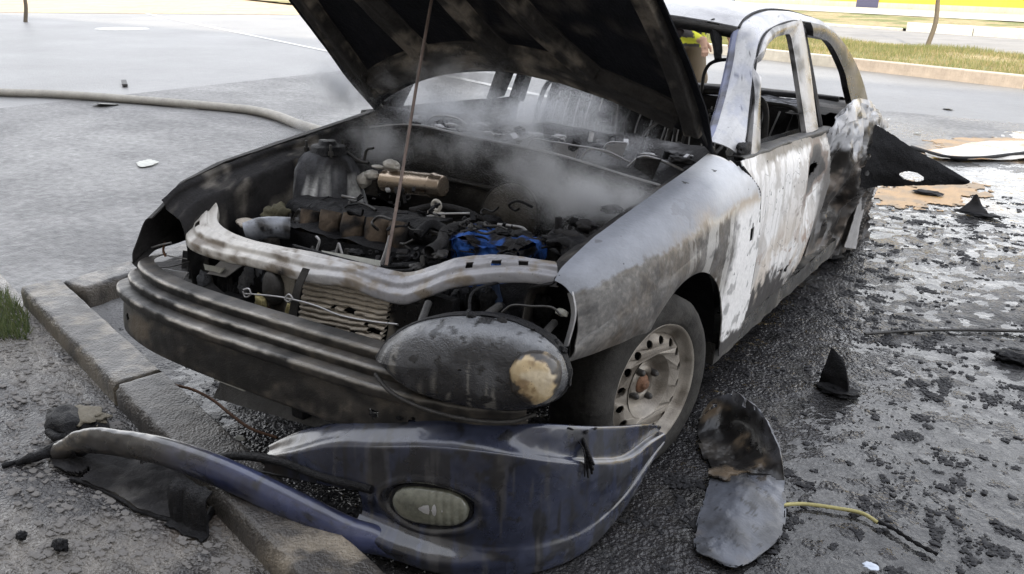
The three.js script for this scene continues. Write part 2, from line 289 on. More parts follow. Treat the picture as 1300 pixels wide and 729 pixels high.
// near kerb: stones along the front of the parking place and along its far side
function stone(len, w, h, tone, burntTo) {
  let g = strip(new THREE.BoxGeometry(len, h, w, Math.ceil(len / 0.012), 9, 13)); g.deleteAttribute('normal'); g = mergeVertices(g);
  const p = g.attributes.position, o = rnd() * 40;
  for (let i = 0; i < p.count; i++) {
    let x = p.getX(i), y = p.getY(i), z = p.getZ(i);
    const ex = Math.max(0, Math.abs(z) - (w / 2 - 0.014)) / 0.014, ey = Math.max(0, y - (h / 2 - 0.014)) / 0.014, el = Math.max(0, Math.abs(x) - (len / 2 - 0.012)) / 0.012;
    const e = Math.max(ex * ey, ex * el, ey * el), chip = Math.max(0, fbm(x * 9 + o, y * 9, z * 9, 3)) * 0.022;
    const k = e * (0.007 + chip), q = 0.0035 * fbm(x * 20 + o, y * 20, z * 20, 3);
    p.setXYZ(i, x - Math.sign(x) * k * el, y - k * (ey > 0 ? 1 : 0) + q, z - Math.sign(z) * k * (ex > 0 ? 1 : 0) + q);
  }
  g.computeVertexNormals();
  return tint(g, (x, y, z) => {
    const top = y > h / 2 - 0.012, n = fbm(x * 5 + o, y * 5, z * 5, 4), f = fbm(x * 22 + o, y * 12, z * 22, 3);
    let c = mix3(tone, tone.map(k => k * 0.62), clamp(0.5 + 1.5 * n));
    const s = ss(-0.12, 0.22, n + f * 0.7 + (top ? 0.16 : -0.08)); c = mix3(c, [0.035, 0.033, 0.033], s * 0.88);
    if (burntTo !== undefined) c = mix3(c, mix3([0.030, 0.028, 0.028], [0.075, 0.068, 0.06], clamp(0.5 + 2 * f)), ss(burntTo + 0.10, burntTo - 0.06, x + 0.25 * n + 0.1 * f) * 0.93);      // sooted end
    return c;
  });
}
const nearKerb = 'kerb stones round the parking place';
{
  const H = 0.20, TOP = 0.10, W = 0.165;
  const joints = [-1.93, -0.79, 1.16, 2.16];
  const labels = ['soot blotched kerb stone at the grassy corner of the parking place', 'long kerb stone under the bumper lip, sooted black at one end', 'pale kerb stone past the clean end of the long one'];
  for (let k = 0; k < 3; k++) {
    const len = (joints[k + 1] - joints[k]) / KD.x, g = stone(len - 0.002, W, H, k === 0 ? [0.19, 0.165, 0.128] : [0.30, 0.258, 0.20], k === 1 ? 0.0 : undefined);
    const m = mesh('kerb_stone', uvBox(g), M.concrete), xc = (joints[k] + joints[k + 1]) / 2;
    m.position.set(xc, TOP - H / 2 - 0, kerbZ(xc)).addScaledVector(KN, -W / 2 * 1.0); m.rotation.y = -Math.atan(KB) ;
    tag(m, labels[k], 'kerb stone', nearKerb);
  }
  for (let k = 0; k < 2; k++) {
    const g = stone(0.992, W, H, [0.20, 0.18, 0.155]), m = mesh('kerb_stone', uvBox(g), M.concrete);
    m.position.set(-1.845 + (k + 0.5) * 0.06, TOP - H / 2 - 0.006, 0.262 - (k + 0.5) * 1.0); m.rotation.y = Math.PI / 2 + 0.06;
    tag(m, k ? 'sooty kerb stone running back beside the car, second from the corner' : 'sooty kerb stone running back from the kerb corner beside the car', 'kerb stone', nearKerb);
  }
}

// ---------------------------------------------------------------- far side of the road
{
  const A0 = G(1035, 83), A1 = G(1300, 113), D = A1.clone().sub(A0).normalize(), N = V(D.z, 0, -D.x);   // along the far kerb; away from the camera
  if (N.dot(FWD) < 0) N.negate();
  const at = (a, n, y = 0) => A1.clone().addScaledVector(D, a).addScaledVector(N, n).setY(y), turn = Math.atan2(-D.z, D.x);
  const slab = (name, n0, n1, y, mat, a0 = -110, a1 = 70) => {
    const nA = 360, nN = 30, pos = [], idx = [], uv = [];
    for (let j = 0; j <= nN; j++) for (let i = 0; i <= nA; i++) { const a = mix(a0, a1, i / nA), n = mix(n0, n1, j / nN), p = at(a, n, y + (name === 'grass_verge' ? 0.05 * fbm(a * 0.6, n * 0.6, 3, 3) : 0)); pos.push(p.x, p.y, p.z); uv.push(a, n); }
    for (let j = 0; j < nN; j++) for (let i = 0; i < nA; i++) { const a = j * (nA + 1) + i; idx.push(a, a + 1, a + nA + 1, a + 1, a + nA + 2, a + nA + 1); }
    const g = new THREE.BufferGeometry(); g.setAttribute('position', new THREE.Float32BufferAttribute(pos, 3)); g.setAttribute('uv', new THREE.Float32BufferAttribute(uv, 2)); g.setIndex(idx); g.computeVertexNormals();
    return structure(mesh(name, g, mat));
  };
  const gt = tex(512, (u, v) => { const a = tfbm(u, v, 5, 5, 401), b = tfbm(u, v, 50, 3, 411); const c = mix3([0.32, 0.26, 0.14], [0.15, 0.165, 0.055], ss(0.40, 0.66, a)); return c.map(k => Math.pow(clamp(k * (0.6 + 0.8 * b)), 1 / 2.2)); }, true, 1 / 6);
  const grass = std({ map: gt, roughness: 0.95, bumpMap: again(T_grit, 0.5), bumpScale: 0.05 });
  const GW = 5.4, PW = 11.3;
  slab('grass_verge', 0.16, GW, 0.10, grass);
  const paveMat = std({ color: C(0.26, 0.255, 0.25), map: again(T_ash, 0.3), roughness: 0.85 });
  slab('footpath', GW, PW, 0.085, paveMat);
  slab('grass_verge', PW + 0.3, PW + 10.5, 0.14, grass);
  slab('pavement', PW + 10.5, PW + 20, 0.16, std({ color: C(0.55, 0.53, 0.47), map: again(T_ash, 0.2), roughness: 0.9 }));
  // kerb stones beside the road, then the white-limed blocks beyond the path
  const row = (name, n, len, w, h, y, tones, grp, label, cat, a0, count, skip = () => false) => {
    const gs = tones.map(t => uvBox(stoneFar(len - 0.03, w, h, t)));
    for (let k = 0; k < count; k++) {
      if (skip(k)) continue;
      const m = mesh(name, gs[k % gs.length], M.concrete); m.position.copy(at(a0 + (k + 0.5) * len, n, y + h / 2)); m.rotation.y = turn + rr(-0.012, 0.012); m.position.y += rr(-0.012, 0.006);
      tag(m, label, cat, grp);
    }
  };
  function stoneFar(len, w, h, tone) { let g = rough(strip(new RoundedBoxGeometry(len, h, w, 3, 0.02)), 0.006, 3, 3); const o = rnd() * 30; return tint(g, (x, y, z) => { const n = fbm(x * 2 + o, y * 5, z * 5, 4); return mix3(tone, tone.map(k => k * 0.72), clamp(0.5 + 1.4 * n)); }); }
  row('road_kerb', 0.08, 3.0, 0.16, 0.24, -0.05, [[0.54, 0.46, 0.39], [0.56, 0.50, 0.43], [0.52, 0.50, 0.46]], 'kerb stones along the far side of the road', 'long weathered kerb stone between the road and the sunlit grass verge', 'kerb stone', -30, 12);
  row('limed_block', PW + 0.12, 2.05, 0.28, 0.36, -0.02, [[0.78, 0.77, 0.72], [0.74, 0.73, 0.69], [0.80, 0.79, 0.75]], 'white blocks beyond the footpath', 'white limed concrete block lying along the far edge of the footpath', 'concrete block', -9.0, 9, k => k === 5);
  row('kerb_edging', PW + 0.12, 2.6, 0.2, 0.16, 0.0, [[0.72, 0.70, 0.64]], 'low kerb edging beyond the footpath', 'low pale kerb edging on the grass where the white blocks end', 'kerb stone', -30.0, 8);
  // grass blades on the verge in view: nobody could count them
  {
    const pos = [], col = [];
    for (let k = 0; k < 80000; k++) {
      const a = rr(-9, 2.6), n = rr(0.3, GW - 0.05), den = fbm(a * 0.55, n * 0.55, 8, 3) + 0.12; if (rnd() > 0.35 + 1.6 * den) continue;
      const p = at(a, n, 0.1 + 0.05 * fbm(a * 0.6, n * 0.6, 3, 3)), h = rr(0.03, 0.13) * (0.7 + 1.2 * Math.max(0, den)), w = 0.006, t = rnd() * 6.28, l = rr(-0.05, 0.05), m = rr(-0.05, 0.05);
      pos.push(p.x - w * Math.cos(t), p.y - 0.01, p.z - w * Math.sin(t), p.x + w * Math.cos(t), p.y - 0.01, p.z + w * Math.sin(t), p.x + l, p.y + h, p.z + m);
      const dry = rnd() < 0.5 - den ? 1 : 0, c = dry ? [0.36, 0.29, 0.15] : mix3([0.13, 0.16, 0.045], [0.26, 0.25, 0.09], rnd()); for (let q = 0; q < 3; q++) col.push(...c);
    }
    const g = new THREE.BufferGeometry(); g.setAttribute('position', new THREE.Float32BufferAttribute(pos, 3)); g.setAttribute('color', new THREE.Float32BufferAttribute(col, 3)); g.computeVertexNormals();
    const m = mesh('grass', g, new THREE.MeshPhysicalMaterial({ vertexColors: true, roughness: 0.9, transmission: 0.3, thickness: 0, side: THREE.DoubleSide })); m.userData.kind = 'stuff'; m.userData.label = 'short patchy grass growing on the verge'; m.userData.category = 'grass';
  }
  // saplings tied on the verges
  const sapling = (p, h, label, lean) => {
    const t = group('sapling', label, 'tree', 'young trees on the verges'); t.position.copy(p);
    const pts = []; for (let k = 0; k <= 8; k++) pts.push([lean * h * k / 8 + 0.05 * Math.sin(k * 1.7), h * k / 8, 0.04 * Math.cos(k * 2.1)]);
    put('trunk', tube(pts, 0.035, 40, 8, s => 1.5 - 1.0 * s), std({ color: C(0.14, 0.115, 0.085), roughness: 0.9, bumpMap: again(T_bump, 8), bumpScale: 0.01 }), t);
    const limb = []; for (let k = 0; k < 9; k++) { const s = 0.55 + 0.05 * k, a = k * 2.4, y = h * s; limb.push(tube([[lean * y, y, 0], [lean * y + 0.25 * Math.cos(a), y + 0.25, 0.25 * Math.sin(a)], [lean * y + 0.6 * Math.cos(a), y + 0.7, 0.6 * Math.sin(a)]], 0.012, 12, 5, q => 1.2 - q)); }
    put('limbs', merge(limb), M.rust, t);
    const lp = []; for (let k = 0; k < 2600; k++) { const a = rnd() * 6.28, r = Math.sqrt(rnd()) * 0.95, y = h * 0.62 + rnd() * h * 0.55; if (fbm(Math.cos(a) * r * 2, y * 1.5, Math.sin(a) * r * 2, 2) < -0.06) continue; const q = V(rr(-1, 1), rr(-1, 1), rr(-1, 1)).multiplyScalar(0.045), w = V(rr(-1, 1), rr(-1, 1), rr(-1, 1)).multiplyScalar(0.03), c = V(lean * y + r * Math.cos(a), y, r * Math.sin(a)); lp.push(...A(c.clone().sub(q)), ...A(c.clone().add(w)), ...A(c.clone().add(q))); }
    const lg = new THREE.BufferGeometry(); lg.setAttribute('position', new THREE.Float32BufferAttribute(lp, 3)); lg.computeVertexNormals();
    mesh('crown', lg, new THREE.MeshPhysicalMaterial({ color: C(0.09, 0.13, 0.035), roughness: 0.9, transmission: 0.35, thickness: 0, side: THREE.DoubleSide }), t);
  };
  sapling(G(1177, 61, 0.1), 4.2, 'thin young tree growing in the verge before the white blocks', 0.04);
  sapling(G(34, 28, 0.0), 3.6, 'thin young tree standing alone at the far edge of the wet road', 0.02);
  // low bush at the end of the white blocks
  {
    const p = at(-0.2 + 1.8, PW + 1.0, 0.12), t = group('bush', 'small green bush growing behind the white blocks', 'bush'); t.position.copy(p);
    const lp = []; for (let k = 0; k < 5000; k++) { const a = rnd() * 6.28, r = Math.sqrt(rnd()) * 1.5, y = rnd() * 0.7 * (1 - r / 2.1); const q = V(rr(-1, 1), rr(-1, 1), rr(-1, 1)).multiplyScalar(0.05), w = V(rr(-1, 1), rr(-1, 1), rr(-1, 1)).multiplyScalar(0.04), c = V(r * Math.cos(a), y, r * Math.sin(a)); lp.push(...A(c.clone().sub(q)), ...A(c.clone().add(w)), ...A(c.clone().add(q))); }
    const lg = new THREE.BufferGeometry(); lg.setAttribute('position', new THREE.Float32BufferAttribute(lp, 3)); lg.computeVertexNormals();
    mesh('foliage', lg, new THREE.MeshPhysicalMaterial({ color: C(0.08, 0.12, 0.03), roughness: 0.9, transmission: 0.3, thickness: 0, side: THREE.DoubleSide }), t);
    put('stem', merge([0, 1, 2].map(k => tube([[0, -0.05, 0], [0.1 * Math.cos(k * 2), 0.25, 0.1 * Math.sin(k * 2)], [0.3 * Math.cos(k * 2), 0.5, 0.3 * Math.sin(k * 2)]], 0.02, 8, 5))), M.rust, t);
  }
  // yellow building on the square beyond, of which only the foot shows
  {
    const b = group('yellow_building', 'long low yellow building beyond the verges', 'building'); b.position.copy(at(-20, PW + 20.2, 0.1)); b.rotation.y = turn;
    const yel = std({ color: C(0.72, 0.50, 0.06), roughness: 0.8, map: again(T_ash, 0.4) });
    put('wall', box(-34, 44, 0.35, 3.6, -8, 0, 0.02), yel, b); put('plinth', box(-34.05, 44.05, 0, 0.35, -8.05, 0.05, 0.02), std({ color: C(0.55, 0.5, 0.4), roughness: 0.9, map: again(T_ash, 0.4) }), b);
    put('roof', box(-34.4, 44.4, 3.6, 3.85, -8.4, 0.5, 0.03), M.pale, b);
    for (let k = 0; k < 13; k++) { const w = put('window', box(-31 + k * 5.7, -28.6 + k * 5.7, 1.3, 2.9, 0.001, 0.06, 0.01), M.pale, b); put('pane', box(-30.9 + k * 5.7, -28.7 + k * 5.7, 1.4, 2.8, 0.061, 0.07, 0.002), std({ color: C(0.05, 0.06, 0.08), roughness: 0.08 }), w); }
    for (let k = 0; k < 3; k++) put('door', box(-27.6 + k * 11.4, -26.2 + k * 11.4, 0.05, 2.3, 0.051, 0.09, 0.01), std({ color: C(0.06, 0.06, 0.11), roughness: 0.5 }), b);
  }
  // pale square beyond the road on the left
  {
    const g = new THREE.PlaneGeometry(70, 60, 4, 4); g.rotateX(-Math.PI / 2); const uvs = g.attributes.uv; for (let i = 0; i < uvs.count; i++) uvs.setXY(i, uvs.getX(i) * 70, uvs.getY(i) * 60);
    const p0 = G(0, 16), p1 = G(372, 19), d = p1.clone().sub(p0).normalize(); const m = structure(mesh('pavement', g, std({ color: C(0.50, 0.40, 0.28), map: again(T_ash, 0.2), roughness: 0.9 })));
    const nrm = V(d.z, 0, -d.x); if (nrm.dot(FWD) < 0) nrm.negate(); m.position.copy(p0).addScaledVector(d, -4).addScaledVector(nrm, 30).setY(0.008); m.rotation.y = Math.atan2(-d.z, d.x);
  }
  // worn white line on the road
  {
    const a = G(160, 12), c = G(420, 66), d = c.clone().sub(a), L = d.length() + 14, g = new THREE.PlaneGeometry(L, 0.13, 80, 1); g.rotateX(-Math.PI / 2);
    g.rotateY(Math.atan2(-d.z, d.x)); g.translate((a.x + c.x) / 2, 0.006, (a.z + c.z) / 2);
    structure(mesh('road_marking', g, std({ color: C(0.7, 0.7, 0.68), roughness: 0.7, map: again(T_ash, 20) })));
  }
  // drain cover
  {
    const p = G(155, 37), t = group('manhole_cover', 'round pale manhole cover in the wet road', 'manhole cover'); t.position.set(p.x, 0.002, p.z);
    put('ring', lathe([[0.50, 0], [0.50, 0.02], [0.58, 0.02], [0.62, 0.0]], 48), std({ color: C(0.55, 0.55, 0.53), roughness: 0.5, map: again(T_ash, 3) }), t);
    put('lid', lathe([[0, 0.016], [0.47, 0.016], [0.49, 0.008], [0.49, 0]], 48), std({ color: C(0.62, 0.62, 0.60), roughness: 0.35, map: again(T_ash, 3) }), t);
  }
}

// ---- the block of flats behind the camera whose shade lies over the car and the road
{
  const b = group('apartment_block', 'five-storey rendered block of flats standing behind the parking place', 'building'); b.position.set(4, 0, 9.5);
  const ren = std({ color: C(0.40, 0.385, 0.36), roughness: 0.9, map: again(T_ash, 0.3) }), gl = std({ color: C(0.04, 0.045, 0.055), roughness: 0.1 });
  put('wall', box(-44, 40, 0.6, 16.4, 0, 12, 0.02), ren, b); put('plinth', box(-44.05, 40.05, -0.1, 0.6, -0.05, 12.05, 0.02), std({ color: C(0.2, 0.19, 0.18), roughness: 0.9 }), b); put('roof', box(-44.4, 40.4, 16.4, 16.75, -0.4, 12.4, 0.03), M.pale, b);
  for (let f = 0; f < 5; f++) for (let k = 0; k < 14; k++) { const x = -41 + k * 5.9, y = 1.5 + f * 3.05, w = put('window', box(x, x + 1.7, y, y + 1.5, -0.04, -0.002, 0.01), M.pale, b); for (const q of [0, 1]) put('pane', box(x + 0.08 + q * 0.8, x + 0.82 + q * 0.8, y + 0.08, y + 1.42, -0.05, -0.041, 0.002), gl, w); }
  for (let k = 0; k < 3; k++) put('door', box(-30 + k * 24, -28.6 + k * 24, 0.0, 2.2, -0.09, -0.051, 0.01), M.dark, b);
}

// ================================================================ the burnt car (its own axes: x to its left side, y up, z forward, 0 at the front axle)
const car = group('burnt_car', 'burnt-out saloon car with raised bonnet and ash-white doors beside the kerb', 'car');
car.rotation.x = -CP; car.position.y = CDY;
const lerpT = (t, x) => { if (x <= t[0][0]) return t[0][1]; for (let i = 1; i < t.length; i++) if (x <= t[i][0]) return mix(t[i - 1][1], t[i][1], (x - t[i - 1][0]) / (t[i][0] - t[i - 1][0])); return t[t.length - 1][1]; };
const halfW = (z) => lerpT([[-3.3, 0.70], [-3.0, 0.78], [-2.5, 0.83], [-1.5, 0.838], [-0.5, 0.838], [-0.1, 0.84], [0.12, 0.832], [0.28, 0.812], [0.40, 0.785], [0.50, 0.755], [0.62, 0.70]], z);
const hoodY = (z) => lerpT([[-0.62, 0.893], [-0.52, 0.885], [-0.34, 0.853], [-0.13, 0.823], [0.05, 0.795], [0.28, 0.76], [0.45, 0.715], [0.6, 0.62]], z);
const ASH = [0.76, 0.75, 0.74], BLUEGREY = [0.185, 0.196, 0.222], BROWN = [0.088, 0.074, 0.060], TAN = [0.42, 0.34, 0.25], BLK = [0.022, 0.021, 0.022], GREY = [0.10, 0.095, 0.09];
// what fire left on the left flank: pale ash, scorched brown, soot, flakes; laid out over z and y
const doorFront = (y) => lerpT([[0.2, -0.693], [0.36, -0.698], [0.59, -0.688], [0.75, -0.643], [0.85, -0.508], [0.9, -0.47]], y);
function flank(y, z) {
  const n = fbm(1, y * 5, z * 5, 4), f = fbm(2, y * 22, z * 22, 4), m = fbm(3, y * 70, z * 70, 3), w = 0.02 * f + 0.008 * m; let c;
  if (z > doorFront(y) + 0.002) {                                           // fender
    const edge = 0.738 - 0.04 * ss(-0.3, 0.35, z) + 0.03 * n;                // the scorch line falls towards the headlamp
    const up = ss(edge - 0.006, edge + 0.008, y + w);
    let low = mix3(BROWN, GREY, ss(-0.2, 0.2, n + 0.5 * f)); low = low.map(k => k * (1 + 0.9 * m + 0.3 * f));
    low = mix3(low, [0.19, 0.175, 0.155], ss(0.14, 0.22, f + 0.5 * m) * 0.35);                                          // bare flaked patches
    const dn = fbm(4, y * 1.6, z * 30, 3), drip = ss(0.04, 0.09, dn + 0.25 * f) * ss(0.08, -0.22, z); low = mix3(low, [0.40, 0.39, 0.37], drip * 0.9);
    const rearAsh = ss(-0.34, -0.44, z + 0.10 * n + 0.06 * f) * ss(0.24, 0.30, y + 0.10 * f); low = mix3(low, ASH.map(k => k * (1 + 0.25 * m)), rearAsh);
    low = mix3(low, BLK, ss(0.12, 0.26, fbm(6, y * 14, z * 14, 4)) * 0.5);
    let hi = mix3(BLUEGREY, [0.50, 0.51, 0.53], ss(-0.10, -0.50, z + 0.2 * n + 0.1 * f)); hi = hi.map(k => k * (1 + 0.10 * m + 0.22 * f)); hi = mix3(hi, [0.085, 0.085, 0.09], ss(0.20, 0.27, n + 0.6 * f) * ss(-0.3, 0.2, z) * 0.7);
    c = mix3(low, hi, up);
    const ln = (y + w - edge) / (0.010 + 0.022 * clamp(0.4 + 2 * n)); c = mix3(c, mix3(TAN, [0.55, 0.50, 0.42], ss(0, 0.2, f)), Math.exp(-ln * ln) * ss(0.25, -0.45, z) * 0.8);
    c = mix3(c, [0.045, 0.042, 0.04], ss(0.30, 0.26, y + 0.08 * f + 0.06 * n) * ss(-0.33, -0.38, z));
    if (flakes(z, y, 0.05, 0.10 + 0.15 * ss(0, -0.5, z), 0.0012, 0.0075, 5)) c = BLK;
  } else {                                                                  // doors
    c = mix3(ASH, [0.52, 0.50, 0.48], ss(-0.02, 0.16, n + 0.4 * f)); c = c.map(k => k * (1 + 0.22 * m));
    c = mix3(c, [0.40, 0.38, 0.36], ss(0.03, 0.12, fbm(7, y * 2.2, z * 34, 3)) * 0.45);                                   // runs
    c = mix3(c, TAN, 0.6 * ss(0.02, 0.22, fbm(8, y * 4, z * 4, 4)) * ss(0.75, 0.45, y)); c = mix3(c, [0.22, 0.115, 0.06], 0.7 * ss(0.17, 0.24, fbm(9, y * 16, z * 16, 3)) * ss(0.6, 0.4, y));
    c = mix3(c, [0.045, 0.042, 0.04], ss(0.40, 0.34, y + 0.16 * n + 0.10 * f + 0.06 * ss(-0.7, -1.5, z)));              // scorched lower edge
    const rear = ss(-1.55, -1.64, z + 0.12 * n + 0.05 * f + 0.30 * Math.max(0, y - 0.6) - 0.5 * Math.max(0, 0.5 - y)); c = mix3(c, [0.075, 0.068, 0.064], rear * 0.93);
    c = mix3(c, [0.16, 0.14, 0.115], ss(0.815, 0.845, y + 0.03 * f) * ss(-0.62, -0.8, z) * 0.85);
    const hd = Math.hypot((z + 1.40) / 0.19, (y - 0.69 + 0.25 * (z + 1.40)) / 0.11) + 1.0 * n + 0.5 * f; c = mix3(c, mix3([0.20, 0.155, 0.13], BLK, ss(0.95, 0.7, hd)), 0.9 * ss(1.25, 1.0, hd));
    if (Math.abs(fbm(10, y * 7, z * 7, 3)) < 0.006) c = c.map(k => k * 0.45);                                              // cracks in the ash
    if (flakes(z, y, 0.04, 0.16, 0.001, 0.006, 15)) c = BLK;
  }
  return c;
}
const FZ0 = -1.80, FZ1 = 0.62, FY0 = 0.18, FY1 = 1.06;
M.flank = std({ map: sheetTex(1800, 655, (u, v) => flank(mix(FY0, FY1, v), mix(FZ0, FZ1, u))), roughness: 0.5, bumpMap: (() => { const t = again(T_bump, 1); t.repeat.set(8, 2.9); return t; })(), bumpScale: 0.0016 });
const flankUV = (g) => uvSheet(g, 'z', FZ0, FZ1, 'y', FY0, FY1, (x) => 0.75 * Math.max(0, 0.80 - x));   // unrolled over the shoulder
// ---- left fender
function fenderGeo(left) {
  const rows = [], zs = []; for (let k = 0; k <= 40; k++) zs.push(mix(left ? 0.485 : 0.60, -0.69, k / 40));
  for (const z of zs) {
    const yt = hoodY(z), w = Math.max(halfW(z), 0.72 + (left ? 0.02 : 0.05)), arch = Math.abs(z + 0.085) < 0.352 ? 0.262 + 0.338 * Math.sqrt(Math.max(0, 1 - Math.pow((z + 0.085) / 0.352, 2))) : 0;
    let yb = z > 0.18 ? Math.max(0.505, arch) : Math.max(0.225, arch);
    const inner = 0.70, row = [], S = 18;
    const nose = ss(0.40, 0.485, z);
    for (let j = 0; j <= S; j++) {
      const t = j / S; let x, y;
      if (t < 0.38) { const a = t / 0.38 * Math.PI / 2; x = inner + (w - inner) * Math.pow(Math.sin(a), 0.85); y = yt - 0.012 * Math.sin(a) - 0.135 * Math.pow(1 - Math.cos(a), 1.15); }
      else { const q = (t - 0.38) / 0.62; y = mix(yt - 0.147, Math.min(yb, yt - 0.16), q); x = w + 0.006 * Math.sin(q * Math.PI) - 0.014 * q * q; }
      if (arch > 0 && z < 0.2) x += 0.006 * Math.exp(-Math.pow((y - yb) / 0.03, 2));
      row.push([x, y, z + (left ? 0 : 0) - nose * 0.035 * Math.sin(clamp((y - 0.5) / 0.23) * Math.PI)]);
    }
    rows.push(row);
  }
  const rearEdge = (y) => lerpT([[0.2, -0.685], [0.36, -0.69], [0.59, -0.68], [0.75, -0.635], [0.85, -0.50], [0.9, -0.47]], y);
  return patch(rows, 96, 54, { thick: 0.004, cut: (u, v, p) => p[2] < rearEdge(p[1]) + 0.004 || Math.hypot((p[2] + 0.585) / 0.021, (p[1] - 0.625) / 0.026) < 1, disp: (p) => { const k = 0.004 * fbm(p[0] * 6, p[1] * 6, p[2] * 6, 3); return [k, 0.4 * k, 0]; } });
}
mesh('fender', flankUV(fenderGeo(true)), M.flank, car).userData.label = 'left fender, blue-grey above a ragged scorch line and brown below';
put('fender', tint(mirror(fenderGeo(false)), (x, y, z) => mix3(BLK, [0.06, 0.057, 0.054], clamp(0.5 + 2 * fbm(x * 7, y * 7, z * 7, 3)))), M.sootVC, car).userData.label = 'right fender, burnt black';
// ---- engine-bay sides, strut towers, bulkhead, cowl
for (const s of [1, -1]) {
  const rows = []; for (let k = 0; k <= 16; k++) { const z = mix(s > 0 ? 0.46 : 0.52, -0.52, k / 16), yt = hoodY(z); rows.push([[s * 0.70, yt - 0.004, z], [s * 0.688, yt - 0.012, z], [s * 0.680, yt - 0.03, z], [s * 0.640, yt - 0.045, z], [s * 0.615, yt - 0.07, z], [s * 0.60, yt - 0.20, z], [s * (0.59 + 0.03 * Math.sin(k)), 0.45, z], [s * 0.56, 0.30, z]]); }
  let g = patch(rows, 44, 34, { thick: 0.004, disp: (p) => { const k = 0.026 * fbm(p[0] * 6, p[1] * 6, p[2] * 6 + s, 4) + 0.012 * (0.2 - Math.abs(fbm(p[0] * 14, p[1] * 14, p[2] * 14, 2))); return [s * k, k * 0.4, 0]; } });
  put('inner_wing', tint(g, (x, y, z) => { const n = fbm(x * 6, y * 6, z * 6, 4); return mix3([0.024, 0.023, 0.024], [0.19, 0.175, 0.155], ss(0.02, 0.22, n + 0.5 * fbm(x * 30, y * 6, z * 30, 3)) * (s < 0 ? 0.85 : 0.5)); }), M.sootVC, car);
  const wells = []; for (let k = 0; k <= 14; k++) { const a = mix(0.85, Math.PI + 0.15, k / 14); wells.push([[s * 0.80, 0.262 + 0.36 * Math.sin(a), -0.085 + 0.375 * Math.cos(a)], [s * 0.65, 0.262 + 0.37 * Math.sin(a), -0.085 + 0.38 * Math.cos(a)], [s * 0.47, 0.262 + 0.36 * Math.sin(a), -0.085 + 0.37 * Math.cos(a)]]); }
  put('wheel_housing', patch(wells, 28, 8, { thick: 0.004 }), M.char, car);
}
{
  const t = K(415, 196, 'z', -0.05);
  const g = rough(lathe([[0, 0.012], [0.05, 0.012], [0.078, 0.002], [0.098, -0.018], [0.113, -0.05], [0.128, -0.12], [0.150, -0.20], [0.17, -0.34]], 48), 0.007, 9); g.translate(t.x, t.y, t.z);
  const m = put('strut_tower', tint(g, (x, y, z) => { const n = fbm(x * 8, y * 8, z * 8, 4), f = fbm(x * 24, y * 9, z * 24, 3), h = ss(t.y - 0.055, t.y - 0.075, y + 0.10 * n) * ss(t.y - 0.20, t.y - 0.13, y + 0.12 * n); return mix3(mix3([0.085, 0.088, 0.098], BLK, ss(0.0, 0.2, n + 0.4 * f)), [0.85, 0.87, 0.87], h * ss(-0.22, 0.0, n + 0.7 * f)); }), M.sootVC, car); m.userData.label = 'right strut tower, grey with scorched pale band';
  put('strut_mount', rough(lathe([[0, 0.05], [0.028, 0.05], [0.034, 0.036], [0.058, 0.032], [0.062, 0.014], [0.07, 0.006]], 28).translate(t.x + 0.005, t.y, t.z), 0.004, 30), M.char, m);
  for (let k = 0; k < 3; k++) { const a = 0.6 + k * 2.09, p = V(t.x + 0.075 * Math.cos(a), t.y, t.z + 0.075 * Math.sin(a)); put('stud', merge([rod(p, p.clone().add(V(0, 0.045, 0)), 0.005), rod(p.clone().add(V(0, 0.008, 0)), p.clone().add(V(0, 0.022, 0)), 0.010, 6)]), M.dark, m); }
  const l = V(0.55, 0.70, -0.14); put('strut_tower', rough(lathe([[0, 0.01], [0.08, 0.0], [0.115, -0.02], [0.125, -0.3]], 36).translate(l.x, l.y, l.z), 0.005, 12), M.soot, car);
}
